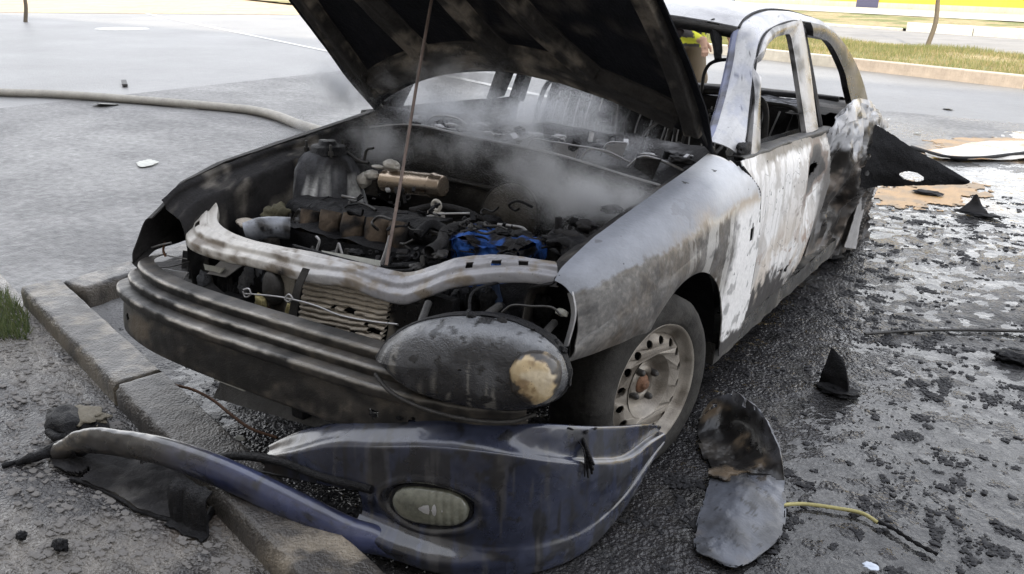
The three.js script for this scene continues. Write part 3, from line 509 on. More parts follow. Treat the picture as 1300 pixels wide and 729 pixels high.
{
  // bulkhead with its upper edge as seen, and the cowl trough behind it
  const top = [[430, 170], [480, 162], [530, 160], [600, 175], [700, 195], [800, 225], [845, 238]].map(([u, v]) => K(u, v, 'z', -0.40));
  const rows = top.map(p => [[p.x, p.y, p.z + 0.012], [p.x, p.y - 0.012, p.z + 0.018], [p.x, p.y - 0.09, p.z + 0.005], [p.x, p.y - 0.13, p.z + 0.03], [p.x, 0.52, p.z + 0.02], [p.x, 0.25, p.z + 0.05]]);
  put('bulkhead', tint(patch(rows, 70, 40, { thick: 0.004, disp: (p) => [0, 0, 0.012 * fbm(p[0] * 5, p[1] * 5, 2, 4)] }), (x, y, z) => { const n = fbm(x * 5, y * 5, z * 5, 4); return mix3([0.035, 0.034, 0.034], [0.11, 0.105, 0.10], ss(0, 0.4, n)); }), M.sootVC, car);
  const e = top.map(p => A(p)); put('bulkhead_rim', tube(e.map(p => [p[0], p[1] + 0.004, p[2] + 0.012]), 0.005, 60, 6), M.steel, car);
  const s0 = K(484, 192, 'z', -0.385), s1 = K(545, 205, 'z', -0.385); put('seam', tube([s0, s0.clone().lerp(s1, 0.5), s1], 0.004, 10, 5), M.steel, car);
  const s2 = K(500, 213, 'z', -0.36), s3 = K(640, 243, 'z', -0.36); put('heater_pipe', tube([s2, s2.clone().lerp(s3, 0.5), s3], 0.009, 20, 7), M.dark, car);
  // cowl floor between bulkhead and windscreen foot
  const back = [[-0.70, 0.875, -0.50], [-0.45, 0.865, -0.60], [-0.15, 0.865, -0.64], [0.15, 0.865, -0.64], [0.45, 0.862, -0.60], [0.62, 0.866, -0.55], [0.70, 0.872, -0.50]];
  const rows2 = back.map((b, i) => { const p = e[i]; return [[b[0], b[1] + 0.01, b[2] - 0.05], b, [mix(b[0], p[0], 0.4), mix(b[1], p[1], 0.4) - 0.035, mix(b[2], p[2], 0.4)], [p[0], p[1] - 0.01, p[2]]]; });
  put('cowl', tint(patch(rows2, 60, 20, { thick: 0.004, disp: (p) => [0, 0.02 * fbm(p[0] * 7, 3, p[2] * 9, 4), 0] }), (x, y, z) => mix3([0.03, 0.029, 0.03], [0.16, 0.16, 0.165], ss(0.08, 0.36, fbm(x * 9, y * 9, z * 12, 4)))), M.sootVC, car);
  // bent frames and flaps left of the scuttle panel
  const flap = (q, z, mat, name = 'cowl_flap') => { const p = q.map(([u, v]) => K(u, v, 'z', z)); put(name, patch([[p[0], p[1]], [p[3], p[2]]], 10, 10, { thick: 0.003, disp: (c) => [0, 0.006 * fbm(c[0] * 20, c[1] * 20, c[2] * 20, 2), 0.008 * fbm(c[0] * 12, c[1] * 12, 4, 2)] }), mat, car); };
  flap([[703, 181], [737, 184], [728, 205], [698, 199]], -0.44, M.steel); flap([[636, 178], [664, 177], [650, 192], [632, 188]], -0.44, M.soot); flap([[770, 184], [797, 181], [788, 204], [768, 196]], -0.46, M.steel); flap([[808, 200], [840, 203], [828, 228], [804, 212]], -0.42, M.soot);
  const wire = (q, z, r = 0.0035, mat = M.steel, name = 'bent_trim') => put(name, tube(q.map(([u, v]) => K(u, v, 'z', z)), r, q.length * 8, 5), mat, car);
  wire([[630, 190], [645, 180], [668, 176], [676, 172]], -0.43); wire([[667, 195], [676, 178], [700, 180], [738, 186], [770, 192], [800, 206]], -0.42); wire([[735, 205], [748, 190], [775, 194]], -0.42); wire([[762, 198], [772, 182], [794, 181]], -0.46); wire([[797, 212], [815, 199], [850, 208], [870, 218]], -0.44, 0.005); wire([[540, 158], [550, 148], [580, 150], [592, 158]], -0.52, 0.004); wire([[500, 164], [530, 160], [560, 163], [600, 167], [640, 172]], -0.47, 0.004, M.steel);
}
// ---- bonnet, raised on its stay
const HE = 41 * Math.PI / 180, hoodAt = (x, s, d = 0) => [x, 0.89 + s * Math.sin(HE) - d * Math.cos(HE), -0.5 + s * Math.cos(HE) + d * Math.sin(HE)];
{
  const hw = (s) => lerpT([[-0.02, 0.715], [0.2, 0.735], [0.45, 0.725], [0.7, 0.70], [0.95, 0.66], [1.08, 0.60]], s);
  const rear = (x) => 0.245 * (1 - Math.pow(Math.abs(x) / 0.72, 1.9)), crown = (x, s) => 0.035 * (1 - Math.pow(x / 0.75, 2)) + 0.02 * Math.sin(clamp(s) * 3);
  const rows = [], NR = 14; for (let i = 0; i <= NR; i++) { const t = i / NR, row = []; for (let j = 0; j <= 24; j++) { const q = j / 24 * 2 - 1, x0 = q * 0.715, s = mix(rear(x0), 1.10 - 0.10 * q * q, t), x = q * hw(s); const lip = Math.max(0, Math.abs(q) - 0.94) / 0.06; row.push(hoodAt(x, s, -crown(x, s) + 0.02 * lip * lip)); } rows.push(row); }
  const bm = put('bonnet', tint(patch(rows, 60, 70, { thick: 0.004, disp: (p) => { const k = 0.006 * fbm(p[0] * 3, p[1] * 3, p[2] * 3, 3); return [0, k, -k]; } }), (x, y, z) => { const n = fbm(x * 4, y * 4, z * 4, 4), f = fbm(x * 14, y * 14, z * 14, 3); return mix3([0.016, 0.017, 0.022], [0.09, 0.082, 0.075], ss(0.10, 0.4, n + 0.5 * f)); }), M.sootVC, car);
  bm.userData.label = 'raised bonnet seen from below, burnt black';
  // pressed stiffening frame on the underside
  const rib = (pts, w, d = 0.034) => {
    const c = pts.map(([x, s]) => [x, s]), rows = [];
    for (let k = 0; k <= 24; k++) {
      const a = cr(c, k / 24), b = cr(c, Math.min(1, k / 24 + 0.01)), a2 = cr(c, Math.max(0, k / 24 - 0.01)); let tx = b[0] - a2[0], ts = b[1] - a2[1]; const L = Math.hypot(tx, ts) || 1; tx /= L; ts /= L;
      const row = []; for (const [o, h] of [[-1.25, 0.000], [-1, 0.002], [-0.78, d * 0.85], [-0.5, d], [0, d * 0.9], [0.5, d], [0.78, d * 0.85], [1, 0.002], [1.25, 0]]) { const x = a[0] - ts * o * w, s = a[1] + tx * o * w; row.push(hoodAt(x, s, h - crown(x, s) + 0.006)); }
      rows.push(row);
    }
    put('bonnet_rib', tint(patch(rows, 40, 24, { thick: 0.003, disp: (p) => { const k = 0.004 * fbm(p[0] * 9, p[1] * 9, p[2] * 9, 3); return [k, k, k]; } }), (x, y, z) => { const n = fbm(x * 6 + 2, y * 6, z * 6, 4), f = fbm(x * 22, y * 22, z * 22, 3); return mix3([0.065, 0.061, 0.058], [0.30, 0.265, 0.22], ss(-0.02, 0.24, n + 0.6 * f)); }), M.sootVC, bm);
  };
  const edgeR = []; for (let k = 0; k <= 16; k++) { const x = mix(-0.62, 0.62, k / 16); edgeR.push([x, rear(x) + 0.085]); } rib(edgeR, 0.055, 0.03);
  rib([[-0.665, 0.10], [-0.665, 0.35], [-0.645, 0.65], [-0.60, 0.95]], 0.035); rib([[0.665, 0.10], [0.665, 0.35], [0.645, 0.65], [0.60, 0.95]], 0.035);
  rib([[-0.30, 0.32], [-0.36, 0.55], [-0.43, 0.95]], 0.04); rib([[0.06, 0.34], [-0.02, 0.55], [-0.10, 0.95]], 0.035); rib([[0.36, 0.30], [0.22, 0.55], [0.10, 0.95]], 0.035); rib([[-0.58, 0.97], [0, 1.02], [0.58, 0.97]], 0.05);
  const b0 = K(490, 337, 'z', 0.50), dir = K(548, 0, 'z', 0.02), b1 = b0.clone().lerp(dir, 1.10);
  put('bonnet_stay', tube([b0, b0.clone().lerp(b1, 0.25).add(V(0.001, 0, 0)), b0.clone().lerp(b1, 0.6).add(V(-0.001, 0, 0.001)), b1], 0.0046, 50, 8), std({ color: C(0.17, 0.125, 0.105), roughness: 0.7, map: again(T_soot, 8) }), car);
  for (const s of [-1, 1]) put('hinge', tube([[s * 0.69, 0.84, -0.56], [s * 0.70, 0.875, -0.53], hoodAt(s * 0.70, 0.03), hoodAt(s * 0.69, 0.13)], 0.010, 20, 6), M.dark, car);
}
// ---- front panel: slam panel, radiator, struts
{
  const F = [[241, 262, .40], [238, 285, .47], [242, 306, .54], [290, 322, .54], [335, 331, .54], [385, 345, .54], [440, 352, .54], [478, 366, .53], [510, 373, .53], [540, 365, .52], [575, 353, .50], [620, 346, .48], [665, 345, .46], [708, 350, .44]].map(([u, v, z]) => K(u, v, 'z', z));
  const B = [[263, 238, .34], [276, 262, .40], [277, 283, .45], [303, 300, .48], [352, 313, .48], [405, 323, .48], [450, 333, .47], [488, 342, .47], [520, 347, .46], [552, 338, .45], [585, 328, .44], [630, 325, .42], [668, 328, .40], [705, 334, .38]].map(([u, v, z]) => K(u, v, 'z', z));
  const rows = F.map((f, i) => { const b = B[i], c = f.clone().lerp(b, 0.25), e = f.clone().lerp(b, 0.7); const L = (t, h) => { const q = f.clone().lerp(b, t); return [q.x, q.y + h, q.z]; }; return [[f.x, f.y - 0.030, f.z - 0.006], [f.x, f.y - 0.026, f.z + 0.004], [f.x, f.y - 0.005, f.z + 0.004], L(0.04, 0.001), L(0.2, 0.003), L(0.26, 0.012), L(0.36, 0.014), L(0.62, 0.012), L(0.70, 0.004), L(0.9, 0.004), L(1, 0.002), [b.x, b.y - 0.02, b.z - 0.004]]; });
  const g = patch(rows, 130, 44, { thick: 0.003, disp: (p) => { const k = 0.006 * fbm(p[0] * 9, p[1] * 9, p[2] * 9, 3) + 0.002 * fbm(p[0] * 40, p[1] * 40, p[2] * 40, 2); return [0, k, k]; }, cut: (u, v) => (v > 0.42 && v < 0.56 && [0.06, 0.12, 0.80, 0.86, 0.92].some(c => Math.abs(u - c) < 0.011)) });
  const sp = put('slam_panel', tint(g, (x, y, z) => { const n = fbm(x * 7, y * 7, z * 7, 4), f = fbm(x * 25, y * 25, z * 25, 3); const d = ss(-0.55, -0.2, x) * ss(0.75, 0.35, x); return mix3(mix3([0.62, 0.60, 0.56], [0.30, 0.30, 0.32], ss(-0.35, 0.25, x)), mix3([0.21, 0.18, 0.145], BLK, ss(0.18, 0.36, n)), ss(-0.04, 0.20, n + 0.7 * f)); }), M.burnt, car); sp.userData.label = 'slam panel above the radiator, bare and ash-pale';
  // pillars and panels below it
  const panel = (name, q, z0, z1, mat, th = 0.004, fn) => { const p = q.map(([u, v], i) => K(u, v, 'z', i < 2 ? z0 : z1)); let gg = patch([[p[0], p[1]], [p[3], p[2]]], 16, 16, { thick: th, disp: (c) => { const k = 0.008 * fbm(c[0] * 11, c[1] * 11, c[2] * 11, 3); return [k, 0, k]; } }); if (fn) tint(gg, fn); return put(name, gg, mat, car); };
  panel('support_post', [[338, 332], [376, 342], [366, 440], [330, 430]], .52, .52, M.burnt, 0.004, (x, y, z) => mix3([0.33, 0.31, 0.27], BLK, ss(-0.02, 0.25, fbm(x * 13, y * 9, z * 9, 4) + (0.58 - y) * 0.5)));
  panel('support_post', [[500, 370], [540, 368], [525, 455], [488, 445]], .50, .50, M.burnt, 0.004, (x, y, z) => mix3([0.30, 0.28, 0.25], BLK, ss(-0.1, 0.2, fbm(x * 13, y * 9, z * 9, 4) + (0.58 - y) * 0.6)));
  put('latch_strap', patch([[K(384, 340, 'z', .56), K(392, 342, 'z', .56)], [K(371, 372, 'z', .57), K(380, 374, 'z', .57)], [K(363, 425, 'z', .57), K(372, 428, 'z', .57)]], 20, 3, { thick: 0.004 }), M.dark, car);
  const core = K(430, 395, 'z', .50), rb = put('radiator', box(-0.10, 0.42, 0.30, core.y + 0.115, 0.455, 0.487), M.char, car); rb.userData.label = 'radiator core, burnt black with tan fins';
  // rows of heat-bleached fins, crumbled away towards the bottom
  for (let k = 0; k < 12; k++) {
    const L0 = K(388 - k * 0.9, 350 + k * 6.6, 'z', .505), L1 = K(499 - k * 1.4, 372 + k * 6.4, 'z', .505), parts = [];
    let run = -1; const NQ = 40;
    for (let q = 0; q <= NQ; q++) {
      const t = q / NQ, gone = q === NQ || fbm(t * 5.3, k * 0.45, 3.1, 3) + 0.06 * (k - 7.5) + (t < 0.1 ? 0.06 : 0) > 0.14;
      if (!gone && run < 0) run = q;
      if (gone && run >= 0) {
        const a0 = L0.clone().lerp(L1, run / NQ), a1 = L0.clone().lerp(L1, q / NQ), pts = []; for (let i = 0; i <= 6; i++) { const c = a0.clone().lerp(a1, i / 6); pts.push([[c.x, c.y - .0072, c.z - .008], [c.x, c.y - .0062, c.z + .005 + rr(-.001, .002)], [c.x, c.y + .0035, c.z + .007 + rr(-.0015, .002)], [c.x, c.y + .0062 + rr(-.001, .001), c.z - .006]]); }
        parts.push(patch(pts, 4 * (q - run), 6, { thick: .002, disp: (p) => [0, .006 * fbm(p[0] * 25, p[1] * 18, 2, 3), .010 * fbm(p[0] * 22, p[1] * 50, 5, 3)] })); run = -1;
      }
    }
    if (parts.length) put('fin_row', merge(parts), k > 9 ? M.rust : M.tan, rb);
  }
  for (let k = 0; k < 7; k++) { const a = K(372, 418 + k * 5.5, 'z', .50), b = K(505, 440 + k * 5.5, 'z', .50); put('fin_row', rod(a, b, 0.0025, 5), M.dark, rb); }
  const wire = (q, z, r = 0.003, mat = M.dark, name = 'wire') => put(name, tube(q.map(([u, v, zz]) => K(u, v, 'z', zz ?? z)), r, q.length * 8, 5), mat, car);
  wire([[311, 373], [325, 374], [360, 378], [400, 388], [430, 400], [470, 408], [505, 412]], .58, 0.0028, M.steel); wire([[309, 368], [316, 367], [318, 374], [311, 377], [308, 370]], .58, 0.0028, M.steel); wire([[362, 378], [367, 374], [371, 379], [365, 383], [361, 379]], .58, 0.0028, M.steel);
  // horn and tensioner seen left of the radiator
  const h1 = K(347, 365, 'z', .53); put('horn', merge([rough(lathe([[0, .02], [.03, .02], [.043, .008], [.043, -.008], [.03, -.02]], 30).rotateX(Math.PI / 2).scale(.85, 1.25, 1).translate(h1.x, h1.y, h1.z), .003, 20)]), M.dark, car);
  const bl = (u, v, z, r, mat, name = 'melted_plastic', s = [1, 1, 1]) => { const p = K(u, v, 'z', z); put(name, lump(p.x, p.y, p.z, r * s[0], r * s[1], r * s[2]), mat, car); };
  const ochre = std({ color: C(0.36, 0.31, 0.14), roughness: 0.8, map: again(T_soot, 6) });
  bl(331, 384, .55, .022, ochre, 'burnt_foam', [1, 1.2, .7]); bl(368, 398, .55, .018, ochre, 'burnt_foam', [.8, 1.6, .6]); bl(338, 408, .54, .03, M.rust, 'melted_plastic', [.8, 1.8, .6]); bl(352, 425, .54, .025, M.char);
  // melted remains in the right headlamp recess
  const gm = std({ color: C(0.17, 0.18, 0.20), roughness: 0.55, map: again(T_soot, 6), bumpMap: again(T_bump, 8), bumpScale: 0.01 });
  for (let k = 0; k < 20; k++) { const u = rr(245, 330), v = rr(330, 385), z = rr(.42, .5), p = K(u, v, 'z', z); put('melted_plastic', lump(p.x, p.y - 0.02, p.z, rr(.012, .03), rr(.03, .07), rr(.012, .03), .4, 2), rnd() < .4 ? gm : M.char, car); }
  panel('lamp_backing', [[232, 318], [336, 335], [330, 440], [225, 400]], .44, .42, M.char);
  panel('bracket', [[283, 328], [318, 330], [286, 352], [262, 348]], .47, .50, M.steel); panel('bracket', [[258, 335], [284, 341], [279, 347], [260, 343]], .50, .51, M.pale);
  panel('lamp_shelf', [[168, 335], [235, 330], [300, 385], [215, 372]], .40, .56, M.soot); panel('melted_trim', [[203, 340], [238, 346], [232, 356], [198, 350]], .58, .585, M.steel); 
  wire([[196, 347], [225, 358], [243, 368], [244, 376]], .57, .004, M.dark); wire([[206, 320], [212, 324], [245, 330]], .5, .0025, M.steel); wire([[209, 308], [207, 318], [210, 326]], .52, .004, M.rust); wire([[182, 318], [200, 312], [217, 308]], .53, .003, M.steel); wire([[196, 340], [220, 338], [240, 332]], .52, .002, M.dark);
  // left headlamp recess
  panel('lamp_backing', [[512, 372], [728, 352], [722, 470], [490, 450]], .34, .36, M.char); panel('bracket', [[583, 345], [602, 346], [602, 362], [586, 362]], .43, .43, M.rust);
  for (let k = 0; k < 14; k++) { const p = K(rr(530, 700), rr(365, 420), 'z', rr(.36, .44)); put('melted_plastic', lump(p.x, p.y, p.z, rr(.012, .035), rr(.015, .05), rr(.012, .03), .45, 2), rnd() < .25 ? M.soot : M.char, car); }
  wire([[637, 397], [650, 388], [675, 389], [702, 391], [712, 400]], .55, .003, M.dark); wire([[627, 350], [629, 368], [633, 384]], .42, .012, std({ color: C(0.03, 0.06, 0.14), roughness: .5, map: again(T_soot, 6) }), 'hose'); bl(713, 397, .44, .012, M.pale, 'bracket', [1.4, .8, .5]);
  put('fender_bracket', patch([[K(728, 370, 'z', .455), K(722, 372, 'z', .44)], [K(732, 400, 'z', .462), K(727, 400, 'z', .445)], [K(722, 440, 'z', .475), K(717, 440, 'z', .455)]], 10, 3, { thick: .004 }), M.steel, car);
  // lower cross-member with its holed bracket
  panel('cross_member', [[285, 474], [425, 520], [440, 555], [270, 505]], .60, .64, M.dark); panel('lower_bracket', [[271, 482], [283, 473], [318, 485], [310, 497]], .63, .66, M.pale); panel('lower_tray', [[330, 498], [470, 520], [500, 560], [330, 520]], .55, .60, M.dark);
  put('tow_eye', box(...(() => { const a = K(368, 505, 'z', .66), b = K(385, 535, 'z', .66); return [a.x, b.x, b.y, a.y, .62, .66]; })(), .006), M.char, car);
}
// ---- bumper beam: a bent, stepped section swept across the nose
{
  const plan = [[-0.765, 0.615], [-0.745, 0.672], [-0.66, 0.715], [-0.50, 0.748], [-0.28, 0.758], [0, 0.752], [0.22, 0.742], [0.42, 0.722], [0.60, 0.675], [0.72, 0.60]];
  const sec = [[0.486, -0.11], [0.485, -0.074], [0.484, -0.069], [0.479, -0.066], [0.462, -0.068], [0.457, -0.070], [0.4545, -0.066], [0.454, -0.044], [0.453, -0.038], [0.448, -0.035], [0.434, -0.037], [0.429, -0.039], [0.4265, -0.034], [0.426, -0.010], [0.425, -0.002], [0.419, 0.001], [0.406, 0.0], [0.400, -0.004], [0.396, -0.014], [0.388, -0.016], [0.340, -0.010], [0.296, -0.008], [0.288, -0.010], [0.284, -0.016], [0.281, -0.05]];
  const rows = plan.map(([x, z]) => sec.map(([y, d]) => { const k = Math.hypot(x, z + 0.6) || 1; return [x + d * x / k * 0.6, y - 0.008 * ss(0.2, 0.7, x), z + d]; }));
  const hole = [[-0.655, 0.345], [0.36, 0.345], [0.47, 0.345]];
  const g = patch(rows, 190, 150, { thick: 0.004, cut: (u, v, p) => hole.some(h => Math.hypot(p[0] - h[0], p[1] - h[1]) < 0.013), disp: (p) => { const k = 0.005 * fbm(p[0] * 7, p[1] * 7, 5, 3) + 0.0022 * fbm(p[0] * 34, p[1] * 34, 5, 3); return [0, k, k]; } });
  put('bumper_beam', tint(g, (x, y, z) => {
    const n = fbm(x * 6, y * 14, z * 6, 4), f = fbm(x * 24, y * 24, z * 24, 3);
    const ridge = Math.max(...[0.483, 0.4525, 0.4245].map(r => Math.exp(-Math.pow((y + 0.008 * ss(0.2, 0.7, x) - r + 0.004 * f) / 0.0038, 2)))) * ss(0.85, 0.2, x);
    let c = mix3([0.020, 0.019, 0.018], [0.062, 0.056, 0.05], ss(-0.15, 0.25, n + 0.5 * f)); c = mix3(c, [0.20, 0.17, 0.13], ss(0.18, 0.28, f + 0.5 * n) * 0.22); c = mix3(c, [0.13, 0.105, 0.075], ss(0.0, 0.3, n) * ss(0.40, 0.36, y) * ss(-0.1, -0.6, x)); 
    return mix3(c, [0.60, 0.575, 0.53], clamp(1.2 * ridge) * ss(-0.36, 0.06, n + 0.5 * f) * (0.45 + 0.55 * ss(0.25, -0.35, x)));
  }), M.steelVC, car).userData.label = 'bumper beam, dark with bare stepped ridges';
  put('beam_bracket', box(-0.45, -0.36, 0.30, 0.42, 0.45, 0.72), M.char, car); put('beam_bracket', box(0.38, 0.47, 0.30, 0.42, 0.40, 0.70), M.char, car);
}
// ---- engine
function junk(x, y, z, s) {                                                 // a small burnt fitting: block, stub pipe, plate or clamp
  const k = Math.floor(rnd() * 5), g = k === 0 ? rough(strip(new RoundedBoxGeometry(s * 1.6, s * rr(.5, 1), s, 3, s * .12)), s * .06, 2 / s) : k === 1 ? strip(new THREE.CylinderGeometry(s * .38, s * .42, s * rr(1, 2.2), 14, 3)) : k === 2 ? strip(new RoundedBoxGeometry(s * 1.8, s * .16, s * .9, 2, s * .04)) : k === 3 ? strip(new THREE.TorusGeometry(s * .5, s * .14, 8, 20)) : lathe([[0, s * .7], [s * .25, s * .7], [s * .28, s * .4], [s * .5, s * .35], [s * .52, -s * .2], [s * .3, -s * .25], [s * .3, -s * .6], [0, -s * .6]], 16);
  g.applyMatrix4(new THREE.Matrix4().compose(V(x, y, z), new THREE.Quaternion().setFromEuler(new THREE.Euler(rr(-.6, .6), rr(-3, 3), rr(-.6, .6))), V(1, 1, 1))); return rough(g, s * .05, 60, 2);
}
{
  const P = (u, v, z) => K(u, v, 'z', z);
  put('engine_block', rough(merge([strip(new THREE.BoxGeometry(0.62, 0.30, 0.36, 24, 12, 14)).translate(-0.14, 0.44, 0.10)]), 0.02, 7, 4), M.char, car);
  // melted cover draped over the intake
  const a = P(368, 258, .16), b = P(545, 292, .16), rows = [];
  for (let k = 0; k <= 12; k++) { const c = a.clone().lerp(b, k / 12); rows.push([[c.x, c.y + .005, c.z - .12], [c.x, c.y + .012, c.z - .05], [c.x, c.y + .004, c.z], [c.x, c.y - .018, c.z + .02], [c.x, c.y - .040, c.z + .012]]); }
  put('manifold_cover', patch(rows, 70, 30, { thick: .006, disp: (p, u, v) => { const k = .013 * fbm(p[0] * 12, p[2] * 12, 4, 4) + .008 * fbm(p[0] * 45, p[1] * 45, p[2] * 45, 2); return [k * .3, k - .02 * v * v * Math.max(0, fbm(p[0] * 16, 4, 2, 3)), k * .5]; } }), M.char, car);
  for (const [u, v, w] of [[396, 285, 14], [421, 286, 14], [450, 290, 15], [481, 296, 15], [508, 300, 13]]) {
    const t = P(u, v - 17, .185), d = P(u - 1, v + 17, .20), r = w * 2.6 / 1041 * 1.0;
    put('intake_runner', tint(rough(tube([t, t.clone().lerp(d, .5).add(V(0, 0, .01)), d], r, 12, 18), .003, 25), (x, y, z) => mix3([0.13, 0.10, 0.074], BLK, ss(.0, .28, fbm(x * 12, y * 12, z * 12, 4)))), M.sootVC, car);
  }
  for (let k = 0; k < 60; k++) { const u = rr(368, 560), v = rr(318, 340) , z = rr(.28, .38), p = P(u, v, z); put('charred_part', rnd() < .3 ? lump(p.x, p.y, p.z, rr(.01, .03), rr(.008, .016), rr(.01, .03), .5, 2.2, 3) : junk(p.x, p.y, p.z, rr(.010, .022)), rnd() < .28 ? M.dark : rnd() < .25 ? M.soot : M.char, car); }
  for (let k = 0; k < 26; k++) { const u = rr(700, 850), v = rr(262, 330), ok = v > 330 - (u - 700) * .42 - 62 && v < 336 - (u - 690) * .55; if (!ok) continue; const p = P(u, v, rr(-.2, .1)); put('charred_part', rnd() < .5 ? lump(p.x, Math.min(p.y, hoodY(p.z) - .06), p.z, rr(.012, .04), rr(.008, .02), rr(.012, .04), .5, 2.2, 3) : junk(p.x, Math.min(p.y, hoodY(p.z) - .05), p.z, rr(.014, .03)), rnd() < .5 ? M.soot : M.char, car); }
  // pulley, alternator and fat hoses round the block
  for (const [u, v, r] of [[381, 283, .045], [376, 304, .03]]) { const c = P(u, v, .20); put('pulley', rough(lathe([[0, .02], [r * .3, .02], [r * .35, .012], [r * .8, .010], [r * .85, .018], [r, .018], [r * .9, .008], [r, -.002], [r, -.012], [0, -.014]], 32).rotateZ(.5).rotateX(1.1).translate(c.x, c.y, c.z), .002, 30), M.dark, car); }
  for (const [pts, r, mm] of [[[[530, 300, .22], [545, 285, .18], [560, 290, .16], [575, 305, .2], [572, 325, .28]], .016, M.char], [[[372, 265, .12], [382, 250, .05], [400, 250, .0], [425, 252, -.02]], .014, M.char], [[[520, 268, .05], [550, 262, .0], [590, 268, -.05], [615, 280, -.1]], .011, M.soot], [[[545, 320, .36], [560, 310, .3], [566, 295, .22], [585, 288, .1]], .018, M.soot], [[[700, 300, .05], [720, 280, -.05], [745, 275, -.12], [770, 268, -.2]], .012, M.soot], [[[392, 322, .36], [440, 330, .36], [490, 338, .36], [540, 336, .34]], .010, M.char]]) put('hose', rough(tube(pts.map(([u, v, z]) => P(u, v, z)), r, 40, 12), .0025, 40), mm, car);
  for (let k = 0; k < 8; k++) { const c = P(392 + k * 19, 304 + k * 3.2, .245); put('bolt', strip(new THREE.CylinderGeometry(.006, .006, .02, 6)).rotateX(1.2).translate(c.x, c.y, c.z), M.steel, car); }
  const fl0 = P(385, 303, .225), fl1 = P(520, 325, .225); put('manifold_flange', rough(patch([[fl0.clone().add(V(0, .012, -.01)), fl1.clone().add(V(0, .012, -.01))], [fl0.clone().add(V(0, .010, .012)), fl1.clone().add(V(0, .010, .012))], [fl0.clone().add(V(0, -.02, .014)), fl1.clone().add(V(0, -.02, .014))]], 8, 50, { thick: .006 }), .003, 30), M.dark, car);
  for (const [u0, u1, v0, v1, z0, z1, n] of [[540, 612, 268, 318, .0, .2, 26], [560, 700, 282, 300, -.05, .08, 24], [695, 800, 268, 312, -.2, .05, 22], [366, 396, 252, 318, .1, .25, 16], [455, 545, 236, 256, -.1, .02, 16], [270, 340, 262, 296, .2, .4, 14]]) for (let k = 0; k < n; k++) { const p = P(rr(u0, u1), rr(v0, v1), rr(z0, z1)); if (Math.abs(p.x) > .58) continue; put('charred_part', junk(p.x, p.y - .01, p.z, rr(.008, .020)), rnd() < .3 ? M.dark : rnd() < .35 ? M.soot : rnd() < .1 ? M.steel : M.char, car); }
  // silver-brown cylinder with its flanges
  const c0 = P(486, 229, -.12), c1 = P(563, 237, -.12), L = c0.distanceTo(c1), cg = lathe([[0, 0], [.024, 0], [.036, .006], [.041, .014], [.041, L * .82], [.044, L * .83], [.044, L * .86], [.040, L * .88], [.038, L - .004], [.030, L], [0, L]], 36);
  const can = put('canister', tint(along(cg, c0, c1), (x, y, z) => { const n = fbm(x * 9, y * 20, z * 9, 4); return mix3(mix3([0.46, 0.37, 0.28], [0.60, 0.55, 0.47], ss(-.1, .3, n)), [0.12, 0.09, 0.07], ss(.12, .4, n) + ss(c0.x + .19, c0.x + .25, x) * .5); }), std({ vertexColors: true, metalness: .75, roughness: .38, roughnessMap: again(T_rough, 6), bumpMap: again(T_bump, 8), bumpScale: .001 }), car); can.userData.label = 'cylindrical canister, bare brownish metal';
  const al = std({ color: C(.5, .48, .44), roughness: .5, metalness: .3, map: again(T_ash, 8) });
  for (const [u, v, r, s] of [[462, 229, .028, [1, 1, .9]], [472, 222, .022, [1.3, .8, 1]], [497, 210, .022, [1.5, .9, 1]], [480, 212, .014, [2, .5, 1]]]) { const p = P(u, v, -.10); put('valve_body', lump(p.x, p.y, p.z, r * s[0], r * s[1], r * s[2], .25, 2), al, can); }
  const tr = P(554, 261, .02); put('sensor', merge([strip(new THREE.TorusGeometry(.016, .006, 8, 20)).translate(tr.x, tr.y, tr.z), rough(box(tr.x - .03, tr.x + .03, tr.y - .04, tr.y - .018, tr.z - .01, tr.z + .012), .003, 30)]), al, car);
  const wire = (q, z, r, mat, name = 'wire') => put(name, tube(q.map(([u, v, zz]) => K(u, v, 'z', zz ?? z)), r, q.length * 8, 6), mat, car);
  wire([[532, 271], [545, 275], [560, 272], [598, 271]], .04, .004, M.steel, 'linkage'); wire([[405, 243], [430, 248], [452, 252]], .0, .005, M.steel, 'pipe'); wire([[415, 183], [440, 198], [460, 206], [466, 190], [474, 188]], -.12, .005, M.dark, 'pipe'); wire([[440, 193], [458, 205], [468, 207]], -.1, .006, M.dark, 'pipe'); wire([[484, 335], [490, 318], [495, 300]], .42, .005, M.steel, 'pipe'); wire([[402, 318], [405, 305], [401, 300]], .40, .004, M.steel, 'pipe');
  for (let k = 0; k < 40; k++) { const u = rr(370, 720), v = rr(252, 330), p = []; let x = u, y = v; const z = rr(.0, .3); for (let i = 0; i < 5; i++) { p.push([x, y, z + rr(-.03, .03)]); x += rr(-14, 18); y += rr(-7, 8); } wire(p, z, rr(.0018, .005), rnd() < .2 ? M.dark : M.char); }
  // fan shroud edge and its pale strip just behind the slam panel
  const f0 = P(372, 312, .42), f1 = P(520, 346, .42); put('fan_shroud', box(f0.x, f1.x, .30, f0.y - .02, .38, .42), M.char, car);
  put('shroud_edge', tube([P(372, 312, .43), P(420, 325, .43), P(470, 338, .43), P(500, 344, .43), P(525, 343, .43)], .005, 30, 6), M.char, car);
  put('pale_strip', patch([[P(408, 318, .40), P(482, 331, .40)], [P(410, 325, .405), P(481, 339, .405)]], 3, 16, { thick: .006 }), M.pale, car);
  const al2 = P(430, 309, .38); put('bracket', merge([rod(al2, al2.clone().add(V(-.012, -.03, 0)), .004), rod(al2, al2.clone().add(V(.012, -.03, 0)), .004)]), M.steel, car);
